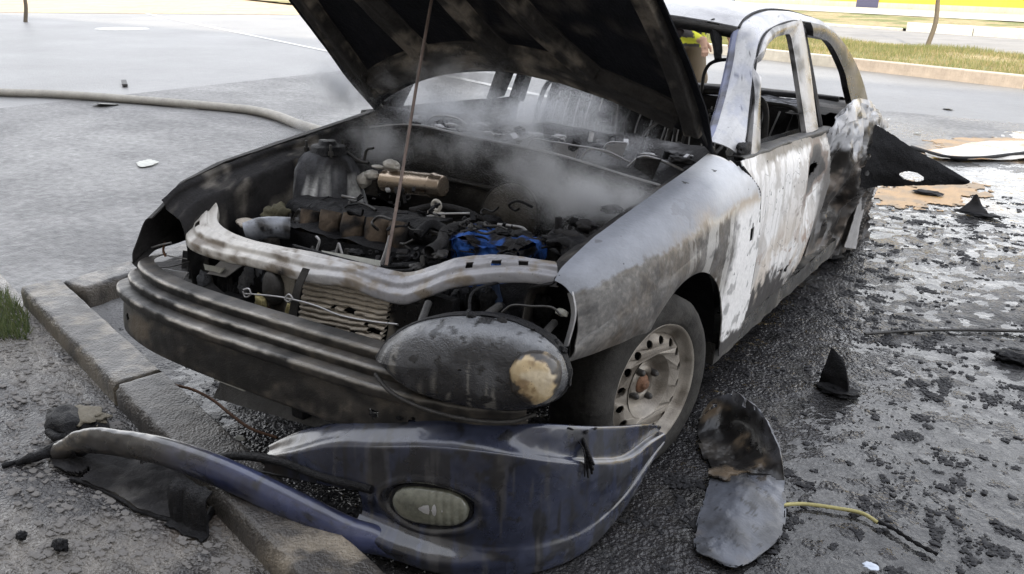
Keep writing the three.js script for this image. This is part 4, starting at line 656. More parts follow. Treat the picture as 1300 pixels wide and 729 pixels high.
  // air duct lying behind the slam panel, right side
  const d0 = P(312, 296, .40), d1 = P(368, 290, .30); put('air_duct', tint(rough(tube([d0, d0.clone().lerp(d1, .5).add(V(0, .012, 0)), d1], .036, 20, 16).scale(1, 1, 1), .006, 12), (x, y, z) => mix3([0.27, 0.29, 0.33], BLK, ss(-.12, .2, fbm(x * 12, y * 12, z * 12, 4)))), M.burnt, car);
  const w0 = P(318, 284, .34); put('burnt_foam', lump(w0.x, w0.y, w0.z, .06, .014, .035, .3, 1.5), M.tan, car); const w1 = P(352, 272, .22); put('burnt_foam', lump(w1.x, w1.y, w1.z, .03, .035, .05, .5, 1.8), std({ color: C(.13, .12, .075), roughness: .9, map: again(T_soot, 6) }), car);
  // brake servo
  const bo = P(646, 274, -.30), bg = rough(lathe([[0, .055], [.03, .055], [.036, .045], [.075, .038], [.102, .018], [.116, 0], [.118, -.014], [.112, -.03], [.09, -.05], [0, -.055]], 48).rotateX(Math.PI / 2 - .25).translate(bo.x, bo.y, bo.z), .002, 14);
  const bs = put('brake_servo', tint(bg, (x, y, z) => mix3([0.12, 0.112, 0.10], BLK, ss(-.05, .3, fbm(x * 9, y * 9, z * 9, 4)))), M.sootVC, car); put('rim', strip(new THREE.TorusGeometry(.1175, .004, 6, 60)).rotateX(-.25).translate(bo.x, bo.y, bo.z), M.dark, bs);
  put('master_cylinder', merge([rod(bo.clone().add(V(0, -.02, .04)), bo.clone().add(V(.01, -.05, .2)), .022, 14), lump(bo.x + .01, bo.y - .005, bo.z + .14, .04, .03, .06, .4, 2)]), M.char, bs);
  // what is left of the battery: blue plastic under soot
  const q = P(632, 312, .19), bt = put('battery', tint(rough(merge([strip(new THREE.BoxGeometry(.235, .19, .16, 40, 34, 28)).translate(q.x, q.y - .07, q.z)]), .022, 13, 4), (x, y, z) => { const n = fbm(x * 15, y * 11, z * 15, 4); return mix3([0.04, 0.13, 0.46], BLK, ss(-.02, .12, n + (y > q.y + .012 ? .14 : 0))); }), M.blue, car); bt.userData.label = 'battery, melted blue casing under soot';
  for (let k = 0; k < 9; k++) put('crust', lump(q.x + rr(-.11, .11), q.y + rr(.02, .035), q.z + rr(-.08, .05), rr(.012, .035), rr(.006, .012), rr(.012, .03), .5, 2, 3), rnd() < .3 ? M.soot : M.char, bt);
  put('pipe', tube([P(632, 285, -.02), P(650, 287, -.02), P(664, 290, -.02), P(672, 298, -.02)], .005, 24, 6), M.steel, car);
  for (let k = 0; k < 14; k++) { const p = P(rr(700, 770), rr(290, 325), rr(-.05, .2)); if (p.x < .66 && p.x > .50) put('charred_part', lump(p.x, p.y - .02, p.z, rr(.02, .05), rr(.015, .04), rr(.02, .05), .5, 2, 3), rnd() < .4 ? M.soot : M.char, car); }
  put('sump', box(-.45, .30, .16, .30, -.15, .30, .03), M.char, car); put('gearbox', rough(strip(new THREE.BoxGeometry(.36, .24, .30, 12, 10, 12)).translate(.34, .40, .06), .02, 8), M.char, car);
}
// ---- cabin: rails, pillars, doors, roof
const KX = (l) => l.map(([u, v, x]) => K(u, v, 'x', x));
const soot3 = (hi = 0.10) => (x, y, z) => { const n = fbm(x * 7, y * 7, z * 7, 4); return mix3([0.024, 0.023, 0.024], [hi, hi * 0.95, hi * 0.9], ss(0.0, 0.4, n)); };
{
  const outer = KX([[904, 181, .70], [911, 165, .69], [923, 123, .65], [933, 77, .615], [940, 38, .585], [950, 25, .575], [969, 16, .575], [992, 15, .585], [1015, 20, .60], [1046, 32, .625], [1069, 58, .645], [1086, 92, .675], [1097, 128, .70]]);
  const inner = KX([[943, 203, .785], [946, 180, .775], [950, 146, .745], [956, 96, .705], [961, 62, .675], [968, 45, .655], [985, 33, .645], [1004, 27, .65], [1018, 28, .655], [1040, 34, .665], [1061, 51, .68], [1078, 78, .70], [1092, 122, .73]]);
  const rows = outer.map((o, i) => { const p = inner[i], m = o.clone().lerp(p, .5).add(V(.012, .006, .004)), q = o.clone().add(V(-.014, -.004, -.012)); return [q, o, o.clone().lerp(m, .5).add(V(.004, .003, .003)), m, p, p.clone().add(V(-.02, -.008, 0))]; });
  const g = patch(rows, 120, 24, { thick: .004, disp: (p) => { const k = .003 * fbm(p[0] * 8, p[1] * 8, p[2] * 8, 3); return [k, k, 0]; } });
  const ring = (x, y, z) => { const n = fbm(x * 6, y * 6, z * 6, 4), f = fbm(x * 40, y * 40, z * 40, 2), b = fbm(x * 16 + 4, y * 12, z * 16, 3); let c = mix3([0.54, 0.545, 0.56], [0.36, 0.37, 0.41], ss(0, .3, n)); if (f > .37 || b > .36) c = [0.05, 0.05, 0.055]; const fr = ss(-.80, -.66, z + .05 * n) * ss(.84, .9, y); c = mix3(c, [0.30, 0.33, 0.45], ss(.02, .2, b) * .4); return mix3(c, [0.045, 0.045, 0.048], ss(-1.65, -1.95, z + .2 * n) * .9); };
  put('cant_rail', tint(g, ring), M.burnt, car).userData.label = 'left windscreen pillar and roof rail, ash-white';
  put('cant_rail', tint(mirror(g), soot3(.2)), M.sootVC, car);
  // blue-grey windscreen edge
  put('windscreen_edge', tint(patch([0, 1, 2, 3, 4].map(i => { const o = outer[i]; return [o.clone().add(V(-.004, .002, .002)), o.clone().add(V(-.022, .0, .004)), o.clone().add(V(-.034, -.006, -.004))]; }), 40, 6, { thick: .004 }), (x, y, z) => mix3([0.17, 0.19, 0.30], [0.06, 0.06, 0.08], ss(-.1, .25, fbm(x * 14, y * 14, z * 14, 3)))), M.burnt, car);
  const strip2 = (name, a, b, n, mat, fn, th = .014) => { const A1 = KX(a), B1 = KX(b), gg = patch(A1.map((p, i) => [p, p.clone().lerp(B1[i], .5).add(V(.004, 0, .0)), B1[i]]), n, 6, { thick: th }); if (fn) tint(gg, fn); put(name, gg, mat, car); return gg; };
  const pale = (x, y, z) => { const n = fbm(x * 9, y * 9, z * 9, 4); return mix3([0.42, 0.42, 0.43], [0.05, 0.05, 0.05], ss(-.02, .22, n)); };
  const f1 = strip2('door_frame', [[946, 203, .782], [951, 146, .742], [957, 96, .702], [963, 60, .672], [973, 42, .652], [985, 35, .642], [1006, 28, .645], [1013, 32, .65], [1022, 95, .70], [1033, 165, .775]], [[958, 193, .775], [958, 135, .735], [960, 85, .698], [967, 57, .668], [976, 47, .655], [986, 43, .645], [996, 43, .645], [1001, 62, .66], [1008, 105, .70], [1018, 171, .765]], 80, M.burnt, pale, .02);
  put('door_frame', tint(mirror(f1), soot3()), M.sootVC, car);
  const f2 = strip2('pillar', [[1014, 31, .645], [1021, 80, .685], [1032, 165, .765]], [[1020, 31, .65], [1028, 80, .69], [1039, 167, .77]], 30, M.burnt, (x, y, z) => mix3([0.52, 0.52, 0.53], [0.10, 0.10, 0.10], ss(0, .3, fbm(x * 9, y * 9, z * 9, 4))), .05);
  put('pillar', tint(mirror(f2), soot3()), M.sootVC, car);
  const f3 = strip2('door_frame', [[1020, 31, .65], [1040, 36, .662], [1061, 53, .677], [1078, 80, .697], [1088, 104, .715], [1095, 130, .735]], [[1024, 44, .655], [1037, 46, .66], [1050, 60, .672], [1064, 90, .69], [1069, 112, .705], [1074, 132, .72]], 50, M.burnt, (x, y, z) => mix3([0.10, 0.10, 0.11], [0.03, 0.03, 0.03], ss(-.1, .2, fbm(x * 9, y * 9, z * 9, 4))), .03);
  put('door_frame', tint(mirror(f3), soot3()), M.sootVC, car);
  strip2('door_frame', [[1021, 40, .655], [1031, 100, .70], [1042, 168, .77]], [[1025, 46, .655], [1035, 100, .70], [1046, 166, .77]], 20, M.soot, null, .02);
  put('seal', tube(inner.slice(1, 13).map(p => A(p.clone().add(V(.003, 0, 0)))), .005, 80, 6), M.char, car);
  // roof skin
  const e = outer.slice(4, 11), rr2 = e.map(p => { const row = []; for (let k = 0; k <= 12; k++) { const q = k / 6 - 1; row.push([q * (p.x - .012), p.y + .008 + .045 * (1 - q * q), p.z + .07 * (1 - q * q) * ss(-1.6, -.9, p.z) - .10 * (1 - q * q) * ss(-1.8, -2.3, p.z)]); } return row; });
  put('roof', tint(patch(rr2, 60, 40, { thick: .004, disp: (p) => [0, .004 * fbm(p[0] * 4, 2, p[2] * 4, 3), 0] }), (x, y, z) => { const n = fbm(x * 4, y * 4, z * 4, 4); return mix3([0.50, 0.505, 0.52], [0.32, 0.32, 0.34], ss(.05, .4, n)); }), M.burnt, car).userData.label = 'roof skin, ash-white';
  put('gutter', tube(e.map(p => [p.x - .006, p.y + .008, p.z]), .004, 60, 5), M.char, car);
  const hdr = rr2[0]; put('windscreen_header', patch([hdr.map(p => [p[0], p[1] - .004, p[2] + .004]), hdr.map(p => [p[0], p[1] - .024, p[2] + .006]), hdr.map(p => [p[0], p[1] - .042, p[2] - .03]), hdr.map(p => [p[0], p[1] - .03, p[2] - .09])], 12, 40, { thick: .004 }), M.dark, car);
  // scorched mirror and visor hanging from the header
  const m0 = K(906, 34, 'z', -1.0), m1 = K(911, 58, 'z', -.98), m2 = K(912, 79, 'z', -.97); put('melted_visor', rough(tube([m0.clone().add(V(-.015, .02, 0)), m0, m1, m2], .020, 30, 14, s => .9 + .35 * Math.sin(s * 5.5) * .5 - (s > .94 ? .7 : 0)), .004, 30), M.char, car);
  const m3 = K(851, 40, 'z', -1.02); put('melted_mirror', lump(m3.x, m3.y - .005, m3.z, .05, .03, .025, .3, 1.5), std({ color: C(.10, .075, .08), roughness: .3, map: again(T_soot, 6) }), car);
}
// front door skin; the same skin, sooted, closes the far side
const sideX = (y, z) => halfW(z) - 0.005 - 0.035 * ss(0.70, 0.88, y) * (0.4 + 0.6 * ss(0.76, 0.88, y)) - 0.028 * ss(0.45, 0.2, y);
{
  const rows = []; for (let k = 0; k <= 20; k++) { const z = mix(-.47, -1.74, k / 20), row = []; for (let j = 0; j <= 20; j++) { const y = mix(.868 - .012 * ss(-.9, -1.7, z), .225, j / 20); row.push([sideX(y, z), y, z]); } rows.push(row); }
  const yb = (z) => lerpT([[-1.74, .50], [-1.66, .40], [-1.55, .335], [-1.35, .275], [-1.1, .245], [-.6, .235]], z), zr = (y) => lerpT([[.3, -1.52], [.42, -1.69], [.63, -1.72], [.85, -1.62]], y);
  const make = (wreck) => patch(rows, 110, 70, {
    thick: .004, cut: (u, v, p) => p[2] > doorFront(p[1]) || (wreck && (p[1] < yb(p[2]) || p[2] < zr(p[1]) || (Math.hypot((p[2] + 1.41) / .115, (p[1] - .700 + .25 * (p[2] + 1.41)) / .036) + .5 * fbm(p[2] * 12, p[1] * 12, 1, 3) < 1) || Math.hypot((p[2] + 1.38) / .035, (p[1] - .62) / .02) + .8 * fbm(p[2] * 16, p[1] * 16, 4, 2) < 1)),
    disp: (p) => { const dent = wreck ? -.045 * Math.exp(-Math.pow((p[2] + 1.45) / .14, 2) - Math.pow((p[1] - .66) / .13, 2)) + .02 * Math.exp(-Math.pow((p[2] + 1.22) / .1, 2) - Math.pow((p[1] - .62) / .2, 2)) - .03 * ss(-1.42, -1.72, p[2]) * ss(.62, .36, p[1]) : 0; const k = dent + .010 * fbm(p[0] * 3, p[1] * 4, p[2] * 4, 3) + .003 * fbm(p[0] * 14, p[1] * 14, p[2] * 14, 3); return [k, 0, 0]; },
  });
  const fd = mesh('door', flankUV(make(true)), M.flank, car); fd.userData.label = 'left front door, ash-white with a hole burnt at the handle';
  put('inner_panel', patch(rows.slice(3, 19).map(r => r.slice(0, 19).map(p => [p[0] - .06, p[1], p[2]])), 40, 30, { thick: .004, disp: (p) => [.02 * fbm(p[0] * 6, p[1] * 6, p[2] * 6, 3) - .05, 0, 0] }), M.char, fd);
  put('door', tint(mirror(make(false)), soot3(.14)), M.sootVC, car);
  const belt = rows.map(r => r[0]); put('belt_rail', patch(belt.slice(1).map(p => [[p[0] + .004, p[1] - .012, p[2]], [p[0] + .003, p[1] + .006, p[2]], [p[0] - .03, p[1] + .010, p[2]], [p[0] - .06, p[1] + .002, p[2]]]), 60, 10, { thick: .004, disp: (p) => [0, .010 * fbm(p[0] * 9, 1, p[2] * 9, 3), 0] }), M.dark, fd);
  const ml = K(990, 330, 'x', .82); for (let k = 0; k < 7; k++) put('melted_plastic', lump(ml.x - .01, ml.y + rr(-.02, .03) - .03, ml.z + rr(-.10, .06), rr(.012, .03), rr(.012, .03), rr(.02, .05), .5, 2, 3), M.char, car);
  put('seal', tube([.25, .36, .48, .59, .68, .75, .80, .85].map(y => [sideX(y, -.6) + .005, y, doorFront(y) + .004]), .0052, 50, 6), M.char, car);
  put('mirror_base', lump(.775, .885, -.60, .02, .03, .07, .35, 1.6), M.soot, car);
  put('quarter_strip', patch([[K(949, 195, 'x', .778), K(957, 192, 'x', .775)], [K(953, 150, 'x', .75), K(958, 150, 'x', .748)]], 8, 3, { thick: .01 }), M.tan, car);
}
// sills and floor
put('sill', tint(rough(merge([strip(new THREE.BoxGeometry(.10, .075, 1.75, 6, 5, 70)).translate(.765, .228, -1.32)]), .008, 9, 3), (x, y, z) => mix3([0.035, 0.034, 0.032], [0.13, 0.12, 0.105], ss(.05, .35, fbm(x * 8, y * 8, z * 8, 3)))), M.burnt, car);
put('sill', box(-.815, -.715, .19, .265, -2.2, -.45, .02), M.soot, car);
put('floor_pan', box(-.74, .74, .205, .225, -3.2, -.42, .005), M.char, car);
// torn rear door and quarter
{
  const t = [[[1044, 172, .785], [1066, 146, .82], [1088, 126, .84], [1112, 146, .87]], [[1046, 184, .79], [1066, 168, .835], [1084, 160, .855], [1108, 166, .875]], [[1046, 208, .79], [1066, 205, .835], [1084, 200, .86], [1106, 205, .875]], [[1042, 242, .785], [1062, 245, .82], [1082, 240, .875], [1104, 242, .87]], [[1034, 284, .78], [1054, 285, .785], [1078, 278, .83], [1100, 280, .84]], [[1020, 334, .775], [1046, 328, .77], [1070, 318, .80], [1094, 314, .80]]].map(KX);
  const g = patch(t, 90, 60, { thick: .004, disp: (p, u, v) => { const k = (.20 - .10 * ss(.70, .80, p[1])) * (.18 - Math.abs(fbm(p[0] * 3 + 3, p[1] * 2.6, p[2] * 7, 2))) + .035 * (.16 - Math.abs(fbm(p[0] * 6, p[1] * 9 + 5, p[2] * 8, 2))) + .004 * fbm(p[0] * 30, p[1] * 30, p[2] * 30, 2); return [k * ss(0, .15, v), k * .2, k * .3]; } });
  put('rear_door', tint(g, (x, y, z) => { const n = fbm(x * 8, y * 8, z * 8, 4), f = fbm(x * 26, y * 26, z * 26, 3), w = ss(.74, .78, y + .18 * n + .05 * f - .08 * ss(-2.0, -2.3, z)); let c = mix3([0.030, 0.027, 0.025], [0.17, 0.145, 0.125], ss(-.04, .22, n + .5 * f)); c = mix3(c, [0.30, 0.30, 0.31], ss(.12, .2, fbm(x * 12, y * 5, z * 12 + 4, 3)) * .6); return mix3(c, mix3([0.50, 0.515, 0.55], [0.10, 0.10, 0.105], ss(.16, .24, f + .5 * n)), w); }), M.burnt, car).userData.label = 'left rear door, crumpled and torn open';
  const up = KX([[1058, 150, .80], [1075, 132, .82], [1092, 125, .83], [1106, 133, .84], [1121, 150, .85], [1126, 160, .85]]), lo = KX([[1062, 170, .83], [1078, 156, .86], [1094, 150, .86], [1104, 152, .86], [1112, 158, .86], [1118, 166, .85]]);
  put('torn_skin', tint(patch(up.map((p, i) => [p, p.clone().lerp(lo[i], .5).add(V(.004, .002, .004)), lo[i]]), 60, 24, { thick: .003, disp: (p) => { const k = .07 * (.2 - Math.abs(fbm(p[0] * 7, p[1] * 3, p[2] * 7, 1))); return [k, k * .3, k * .6]; } }), (x, y, z) => mix3([0.48, 0.48, 0.49], [0.06, 0.06, 0.06], ss(-.02, .16, fbm(x * 12, y * 12, z * 12, 4)))), M.burnt, car);
  // black skin folded outwards
  const q = (u, v, z) => K(u, v, 'z', z), fl = [[q(1096, 152, -2.22), q(1110, 156, -2.28), q(1170, 194, -2.30), q(1222, 224, -2.30), q(1232, 230, -2.30)], [q(1094, 180, -2.20), q(1115, 185, -2.24), q(1170, 208, -2.27), q(1220, 228, -2.29), q(1231, 232, -2.30)], [q(1094, 210, -2.18), q(1118, 215, -2.22), q(1170, 224, -2.26), q(1216, 231, -2.29), q(1229, 233, -2.30)], [q(1092, 240, -2.18), q(1112, 238, -2.22), q(1160, 236, -2.26), q(1205, 235, -2.29), q(1226, 234, -2.30)]];
  put('folded_skin', patch(fl, 60, 120, { thick: .004, disp: (p) => [0, .005 * fbm(p[0] * 12, p[1] * 12, 2, 3), .05 * fbm(p[0] * 4, p[1] * 4, 3, 2) + .006 * fbm(p[0] * 18, p[1] * 18, 3, 2)], cut: (u, v, p) => { if ((u < .02 || u > .97) && fbm(p[0] * 22, p[1] * 22, 7, 3) > .08) return true; const h = K(1158, 224, 'z', -2.26), h2 = K(1104, 198, 'z', -2.22); return Math.hypot((p[0] - h.x - .6 * (h.y - p[1])) / .05, (p[1] - h.y) / .022) < 1 || Math.hypot((p[0] - h2.x) / .010, (p[1] - h2.y) / .014) < 1 || Math.hypot((p[0] - h2.x - .01) / .010, (p[1] - h2.y + .08) / .012) < 1; } }), M.char, car).userData.label = 'flap of door skin folded outwards, burnt black';
  const ps = KX([[1092, 250, .87], [1082, 285, .86], [1072, 314, .85]]), pe = KX([[1100, 250, .87], [1092, 285, .86], [1087, 316, .85]]); put('torn_strip', patch(ps.map((p, i) => [p, p.clone().lerp(pe[i], .5).add(V(.015, 0, 0)), pe[i]]), 20, 6, { thick: .004, disp: (p) => [.01 * fbm(p[0] * 20, p[1] * 20, p[2] * 20, 2), 0, 0] }), M.steel, car);
  // tail: quarters, boot, rear panel
  const rows = []; for (let k = 0; k <= 14; k++) { const z = mix(-2.05, -3.36, k / 14), w = halfW(z) - .02, top = lerpT([[-3.36, .78], [-3.2, .86], [-2.75, .885], [-2.05, .86]], z), yb = Math.abs(z + 2.52) < .34 ? .30 + .33 * Math.sqrt(1 - Math.pow((z + 2.52) / .34, 2)) : .26; const r = []; for (let j = 0; j <= 8; j++) { const y = mix(yb, top - .06, j / 8); r.push([w - .02 * (j / 8) ** 2, y, z]); } r.push([w - .05, top - .015, z], [w - .12, top, z], [w - .3, top + .015, z]); rows.push(r); }
  const qg = patch(rows, 60, 40, { thick: .004, disp: (p) => { const k = .012 * fbm(p[0] * 5, p[1] * 5, p[2] * 5, 3); return [k, k * .5, 0]; }, cut: (u, v, p) => p[2] > -2.36 && p[1] < .87 });
  put('rear_quarter', tint(qg, soot3(.25)), M.sootVC, car); put('rear_quarter', tint(mirror(patch(rows, 60, 40, { thick: .004 })), soot3(.15)), M.sootVC, car);
  const bl = []; for (let k = 0; k <= 6; k++) { const z = mix(-2.78, -3.34, k / 6), r = []; for (let j = 0; j <= 10; j++) { const q2 = j / 5 - 1; r.push([q2 * .56, .895 - .05 * ss(-3.0, -3.34, z) + .012 * (1 - q2 * q2), z]); } bl.push(r); }
  put('boot_lid', tint(patch(bl, 20, 20), soot3(.3)), M.sootVC, car); put('rear_panel', box(-.62, .62, .30, .80, -3.38, -3.35, .01), M.soot, car); put('rear_bumper', rough(strip(new THREE.BoxGeometry(1.44, .22, .10, 40, 8, 6)).translate(0, .38, -3.42), .015, 6), M.char, car);
  // parcel shelf and rear screen edge
  const sh = []; for (let k = 0; k <= 4; k++) { const z = mix(-2.32, -2.78, k / 4), r = []; for (let j = 0; j <= 10; j++) r.push([(j / 5 - 1) * .60, .868 + .01 * k / 4, z]); sh.push(r); }
  put('parcel_shelf', tint(patch(sh, 30, 60, { thick: .006, disp: (p) => [0, .03 * fbm(p[0] * 9, 1, p[2] * 22, 4), 0], cut: (u, v, p) => fbm(p[0] * 9, 3, p[2] * 14, 3) > .27 }), (x, y, z) => mix3([0.04, 0.04, 0.045], [0.30, 0.31, 0.34], ss(.05, .25, fbm(x * 8, 2, z * 25, 3)))), M.sootVC, car);
  put('rear_screen_sill', box(-.60, .60, .885, .915, -2.80, -2.76, .01), M.soot, car);
}
// seats and other metal in the cabin
{
  const loop = (x0, x1, y0, y1, z, lean, r, name = 'seat_frame', mat = M.dark) => { const f = (x, y) => [x, y, z - lean * (y - y0)]; const w = x1 - x0; return put(name, tube([f(x0, y0), f(x0, mix(y0, y1, .6)), f(x0 + w * .1, y1 - .02), f(x0 + w * .35, y1), f(x0 + w * .65, y1), f(x1 - w * .1, y1 - .02), f(x1, mix(y0, y1, .6)), f(x1, y0)], r, 60, 7), mat, car); };
  for (const x of [-.58, .14]) { loop(x, x + .44, .42, .98, -1.42, .28, .013); loop(x + .08, x + .36, .50, .90, -1.425, .28, .008); loop(x + .12, x + .32, .97, 1.12, -1.56, .1, .008, 'headrest_frame');
    const back = put('seat_back', patch([[[x + .02, .42, -1.45], [x + .42, .42, -1.45]], [[x + .02, .72, -1.53], [x + .42, .72, -1.53]], [[x + .05, .96, -1.60], [x + .39, .96, -1.60]]], 20, 20, { thick: .01, disp: (p) => [0, 0, .02 * fbm(p[0] * 9, p[1] * 9, 1, 3)] }), M.soot, car);
    for (let k = 0; k < 6; k++) put('spring', tube([[x + .06 + k * .06, .45, -1.40], [x + .06 + k * .06 + .012, .62, -1.46], [x + .06 + k * .06 - .01, .78, -1.50], [x + .06 + k * .06, .92, -1.55]], .0035, 20, 5), M.steel, back);
    put('seat_pan', rough(strip(new THREE.BoxGeometry(.46, .10, .46, 12, 4, 12)).translate(x + .22, .40, -1.20), .02, 7), M.soot, car); }
  const rs = put('rear_seat', patch([[[-.62, .36, -2.02], [.62, .36, -2.02]], [[-.62, .62, -2.12], [.62, .62, -2.12]], [[-.62, .87, -2.26], [.62, .87, -2.26]]], 24, 60, { thick: .012, disp: (p) => [0, 0, .025 * fbm(p[0] * 6, p[1] * 6, 2, 4)] }), M.soot, car);
  for (let k = 0; k < 17; k++) { const x = -.58 + k * .0725, w = rr(-.012, .012); put('spring', tube([[x, .40, -2.0], [x + w, .55, -2.06], [x - w, .70, -2.13], [x + w * .5, .86, -2.22]], .005, 20, 5), rnd() < .5 ? M.steel : M.dark, rs); }
  loop(-.60, -.05, .40, .90, -2.0, .27, .011); loop(.05, .60, .40, .90, -2.0, .27, .011);
  put('dash_beam', tube([[-.70, .74, -.80], [-.3, .76, -.80], [.3, .76, -.80], [.70, .74, -.80]], .025, 30, 10), M.dark, car);
  const ds = []; for (let k = 0; k <= 10; k++) { const x = mix(-.68, .68, k / 10); ds.push([[x, .80, -.62], [x, .815, -.74], [x, .77, -.88], [x, .60, -.92]]); } put('dashboard', tint(patch(ds, 60, 24, { thick: .006, disp: (p) => { const k = .05 * fbm(p[0] * 5, p[1] * 5, p[2] * 5, 4); return [0, k, k]; } }), (x, y, z) => mix3([0.04, 0.039, 0.04], [0.20, 0.20, 0.205], ss(0, .3, fbm(x * 8, y * 8, z * 8, 4)))), M.sootVC, car);
  const r0 = K(734, 182, 'z', -.80), r1 = K(735, 140, 'z', -.82); put('bent_rod', tube([r0, r0.clone().lerp(r1, .6), r1, r1.clone().add(V(.018, .012, 0)), r1.clone().add(V(.026, -.008, 0))], .0042, 30, 6), M.char, car);
  put('steering_column', rod(V(.36, .62, -.78), V(.36, .80, -1.10), .02, 12), M.dark, car); put('steering_wheel', strip(new THREE.TorusGeometry(.17, .008, 8, 40)).rotateX(-1.0).translate(.36, .82, -1.13), M.dark, car);
  for (let k = 0; k < 44; k++) { const x = rr(-.62, .64), z = rr(-.62, -.43), s2 = rr(.012, .03); put('charred_part', rnd() < .55 ? junk(x, rr(.845, .87), z, s2) : lump(x, .855, z, s2 * 1.6, s2 * .5, s2, .6, 2, 3), rnd() < .35 ? M.steel : rnd() < .4 ? M.soot : M.char, car); }
  for (let k = 0; k < 30; k++) put('charred_part', lump(rr(-.6, .6), rr(.78, .84), rr(-.9, -.55), rr(.02, .07), rr(.01, .03), rr(.02, .06), .5, 2, 3), rnd() < .3 ? M.soot : M.char, car);
}
// ---- wheels
function wheel(pos, steer, tyreR, label, pale) {
  const w = new THREE.Group(); w.name = 'wheel'; car.add(w); w.position.copy(pos); w.rotation.y = steer; if (label) w.userData.label = label;      // axle along x, outer face at +x
  const toX = (g) => g.rotateZ(-Math.PI / 2);
  if (tyreR) {
    let tg = toX(lathe([[.188, -.085], [.20, -.094], [.235, -.098], [.258, -.090], [tyreR - .004, -.074], [tyreR, -.05], [tyreR, -.02], [tyreR, .02], [tyreR, .05], [tyreR - .004, .074], [.258, .090], [.235, .098], [.205, .096], [.192, .088], [.186, .078]], 72));
    const p = tg.attributes.position; for (let i = 0; i < p.count; i++) { const y = p.getY(i); if (y < -.245) p.setY(i, -.245 - (-.245 - y) * .45); }
    put('tyre', rough(tg, .0022, 16), M.rubber, w);
  }
  const rc = (x, y, z) => { const n = fbm(x * 12, y * 12, z * 12, 4); return mix3(pale ? [0.31, 0.285, 0.25] : [0.07, 0.065, 0.06], pale ? [0.13, 0.112, 0.092] : [0.03, 0.03, 0.03], ss(-.08, .25, n)); };
  const rim = put('rim', tint(toX(lathe([[.170, -.08], [.176, -.06], [.172, 0], [.166, .035], [.172, .055], [.180, .062], [.184, .072], [.192, .082], [.1965, .088], [.194, .0915], [.186, .085], [.179, .074], [.172, .066], [.163, .060]], 64)), rc), M.steelVC, w);
  // disc with its ring of vent holes
  const sh = new THREE.Shape(); sh.absarc(0, 0, .168, 0, Math.PI * 2); const ih = new THREE.Path(); ih.absarc(0, 0, .098, 0, Math.PI * 2, true); sh.holes.push(ih);
  for (let k = 0; k < 16; k++) { const a = (k + .5) / 16 * Math.PI * 2, h = new THREE.Path(); h.absarc(.1415 * Math.cos(a), .1415 * Math.sin(a), .0125, 0, Math.PI * 2, true); sh.holes.push(h); }
  let dg = strip(new THREE.ExtrudeGeometry(sh, { depth: .004, bevelEnabled: false, curveSegments: 40 })); const dp = dg.attributes.position;
  for (let i = 0; i < dp.count; i++) { const r = Math.hypot(dp.getX(i), dp.getY(i)); dp.setZ(i, dp.getZ(i) + .052 + .020 * (1 - Math.pow((r - .128) / .04, 2))); }
  dg.computeVertexNormals(); dg.rotateY(Math.PI / 2); put('disc', tint(toCreasedNormals(dg, .7), rc), M.steelVC, rim);
  put('dish', tint(toX(lathe([[.100, .068], [.097, .067], [.088, .050], [.076, .036], [.062, .032], [.056, .036], [.050, .044], [.036, .046], [.030, .040], [.029, .030]], 48)), rc), M.steelVC, rim);
  put('hub', toX(lathe([[0, .058], [.014, .058], [.016, .050], [.026, .046], [.029, .04], [.03, .0]], 24)), M.rust, w);
  for (let k = 0; k < 4; k++) { const a = .5 + k * Math.PI / 2; put('wheel_nut', toX(lathe([[0, .064], [.006, .064], [.010, .058], [.0105, .036]], 6)).translate(0, .050 * Math.cos(a), .050 * Math.sin(a)), M.dark, w); }
  put('brake_drum', toX(lathe([[0, .02], [.12, .02], [.135, .01], [.14, -.07], [0, -.07]], 32)), M.char, w);
}
wheel(V(.712, .272, -.005), -.21, .278, 'left front wheel, bare pressed-steel rim in a sooty tyre', true);
wheel(V(-.700, .272, -.005), Math.PI - .21, .278, undefined, false);
wheel(V(.695, .318, -2.52), 0, 0, 'left rear wheel, tyre burnt away', false); wheel(V(-.695, .318, -2.52), Math.PI, 0, undefined, false);
put('burnt_tyre', merge([0, 1, 2, 3, 4, 5, 6, 7].map(k => lump(.71 + rr(-.04, .06), .135 + rr(-.01, .03), -2.52 + rr(-.2, .2), .06, .03, .08, .4, 2, 3))), M.char, car);

// ================================================================ things lying about
const toWorld = (p) => V(p.x, (p.y + CDY) * Math.cos(CP) + p.z * Math.sin(CP), p.z * Math.cos(CP) - (p.y + CDY) * Math.sin(CP));
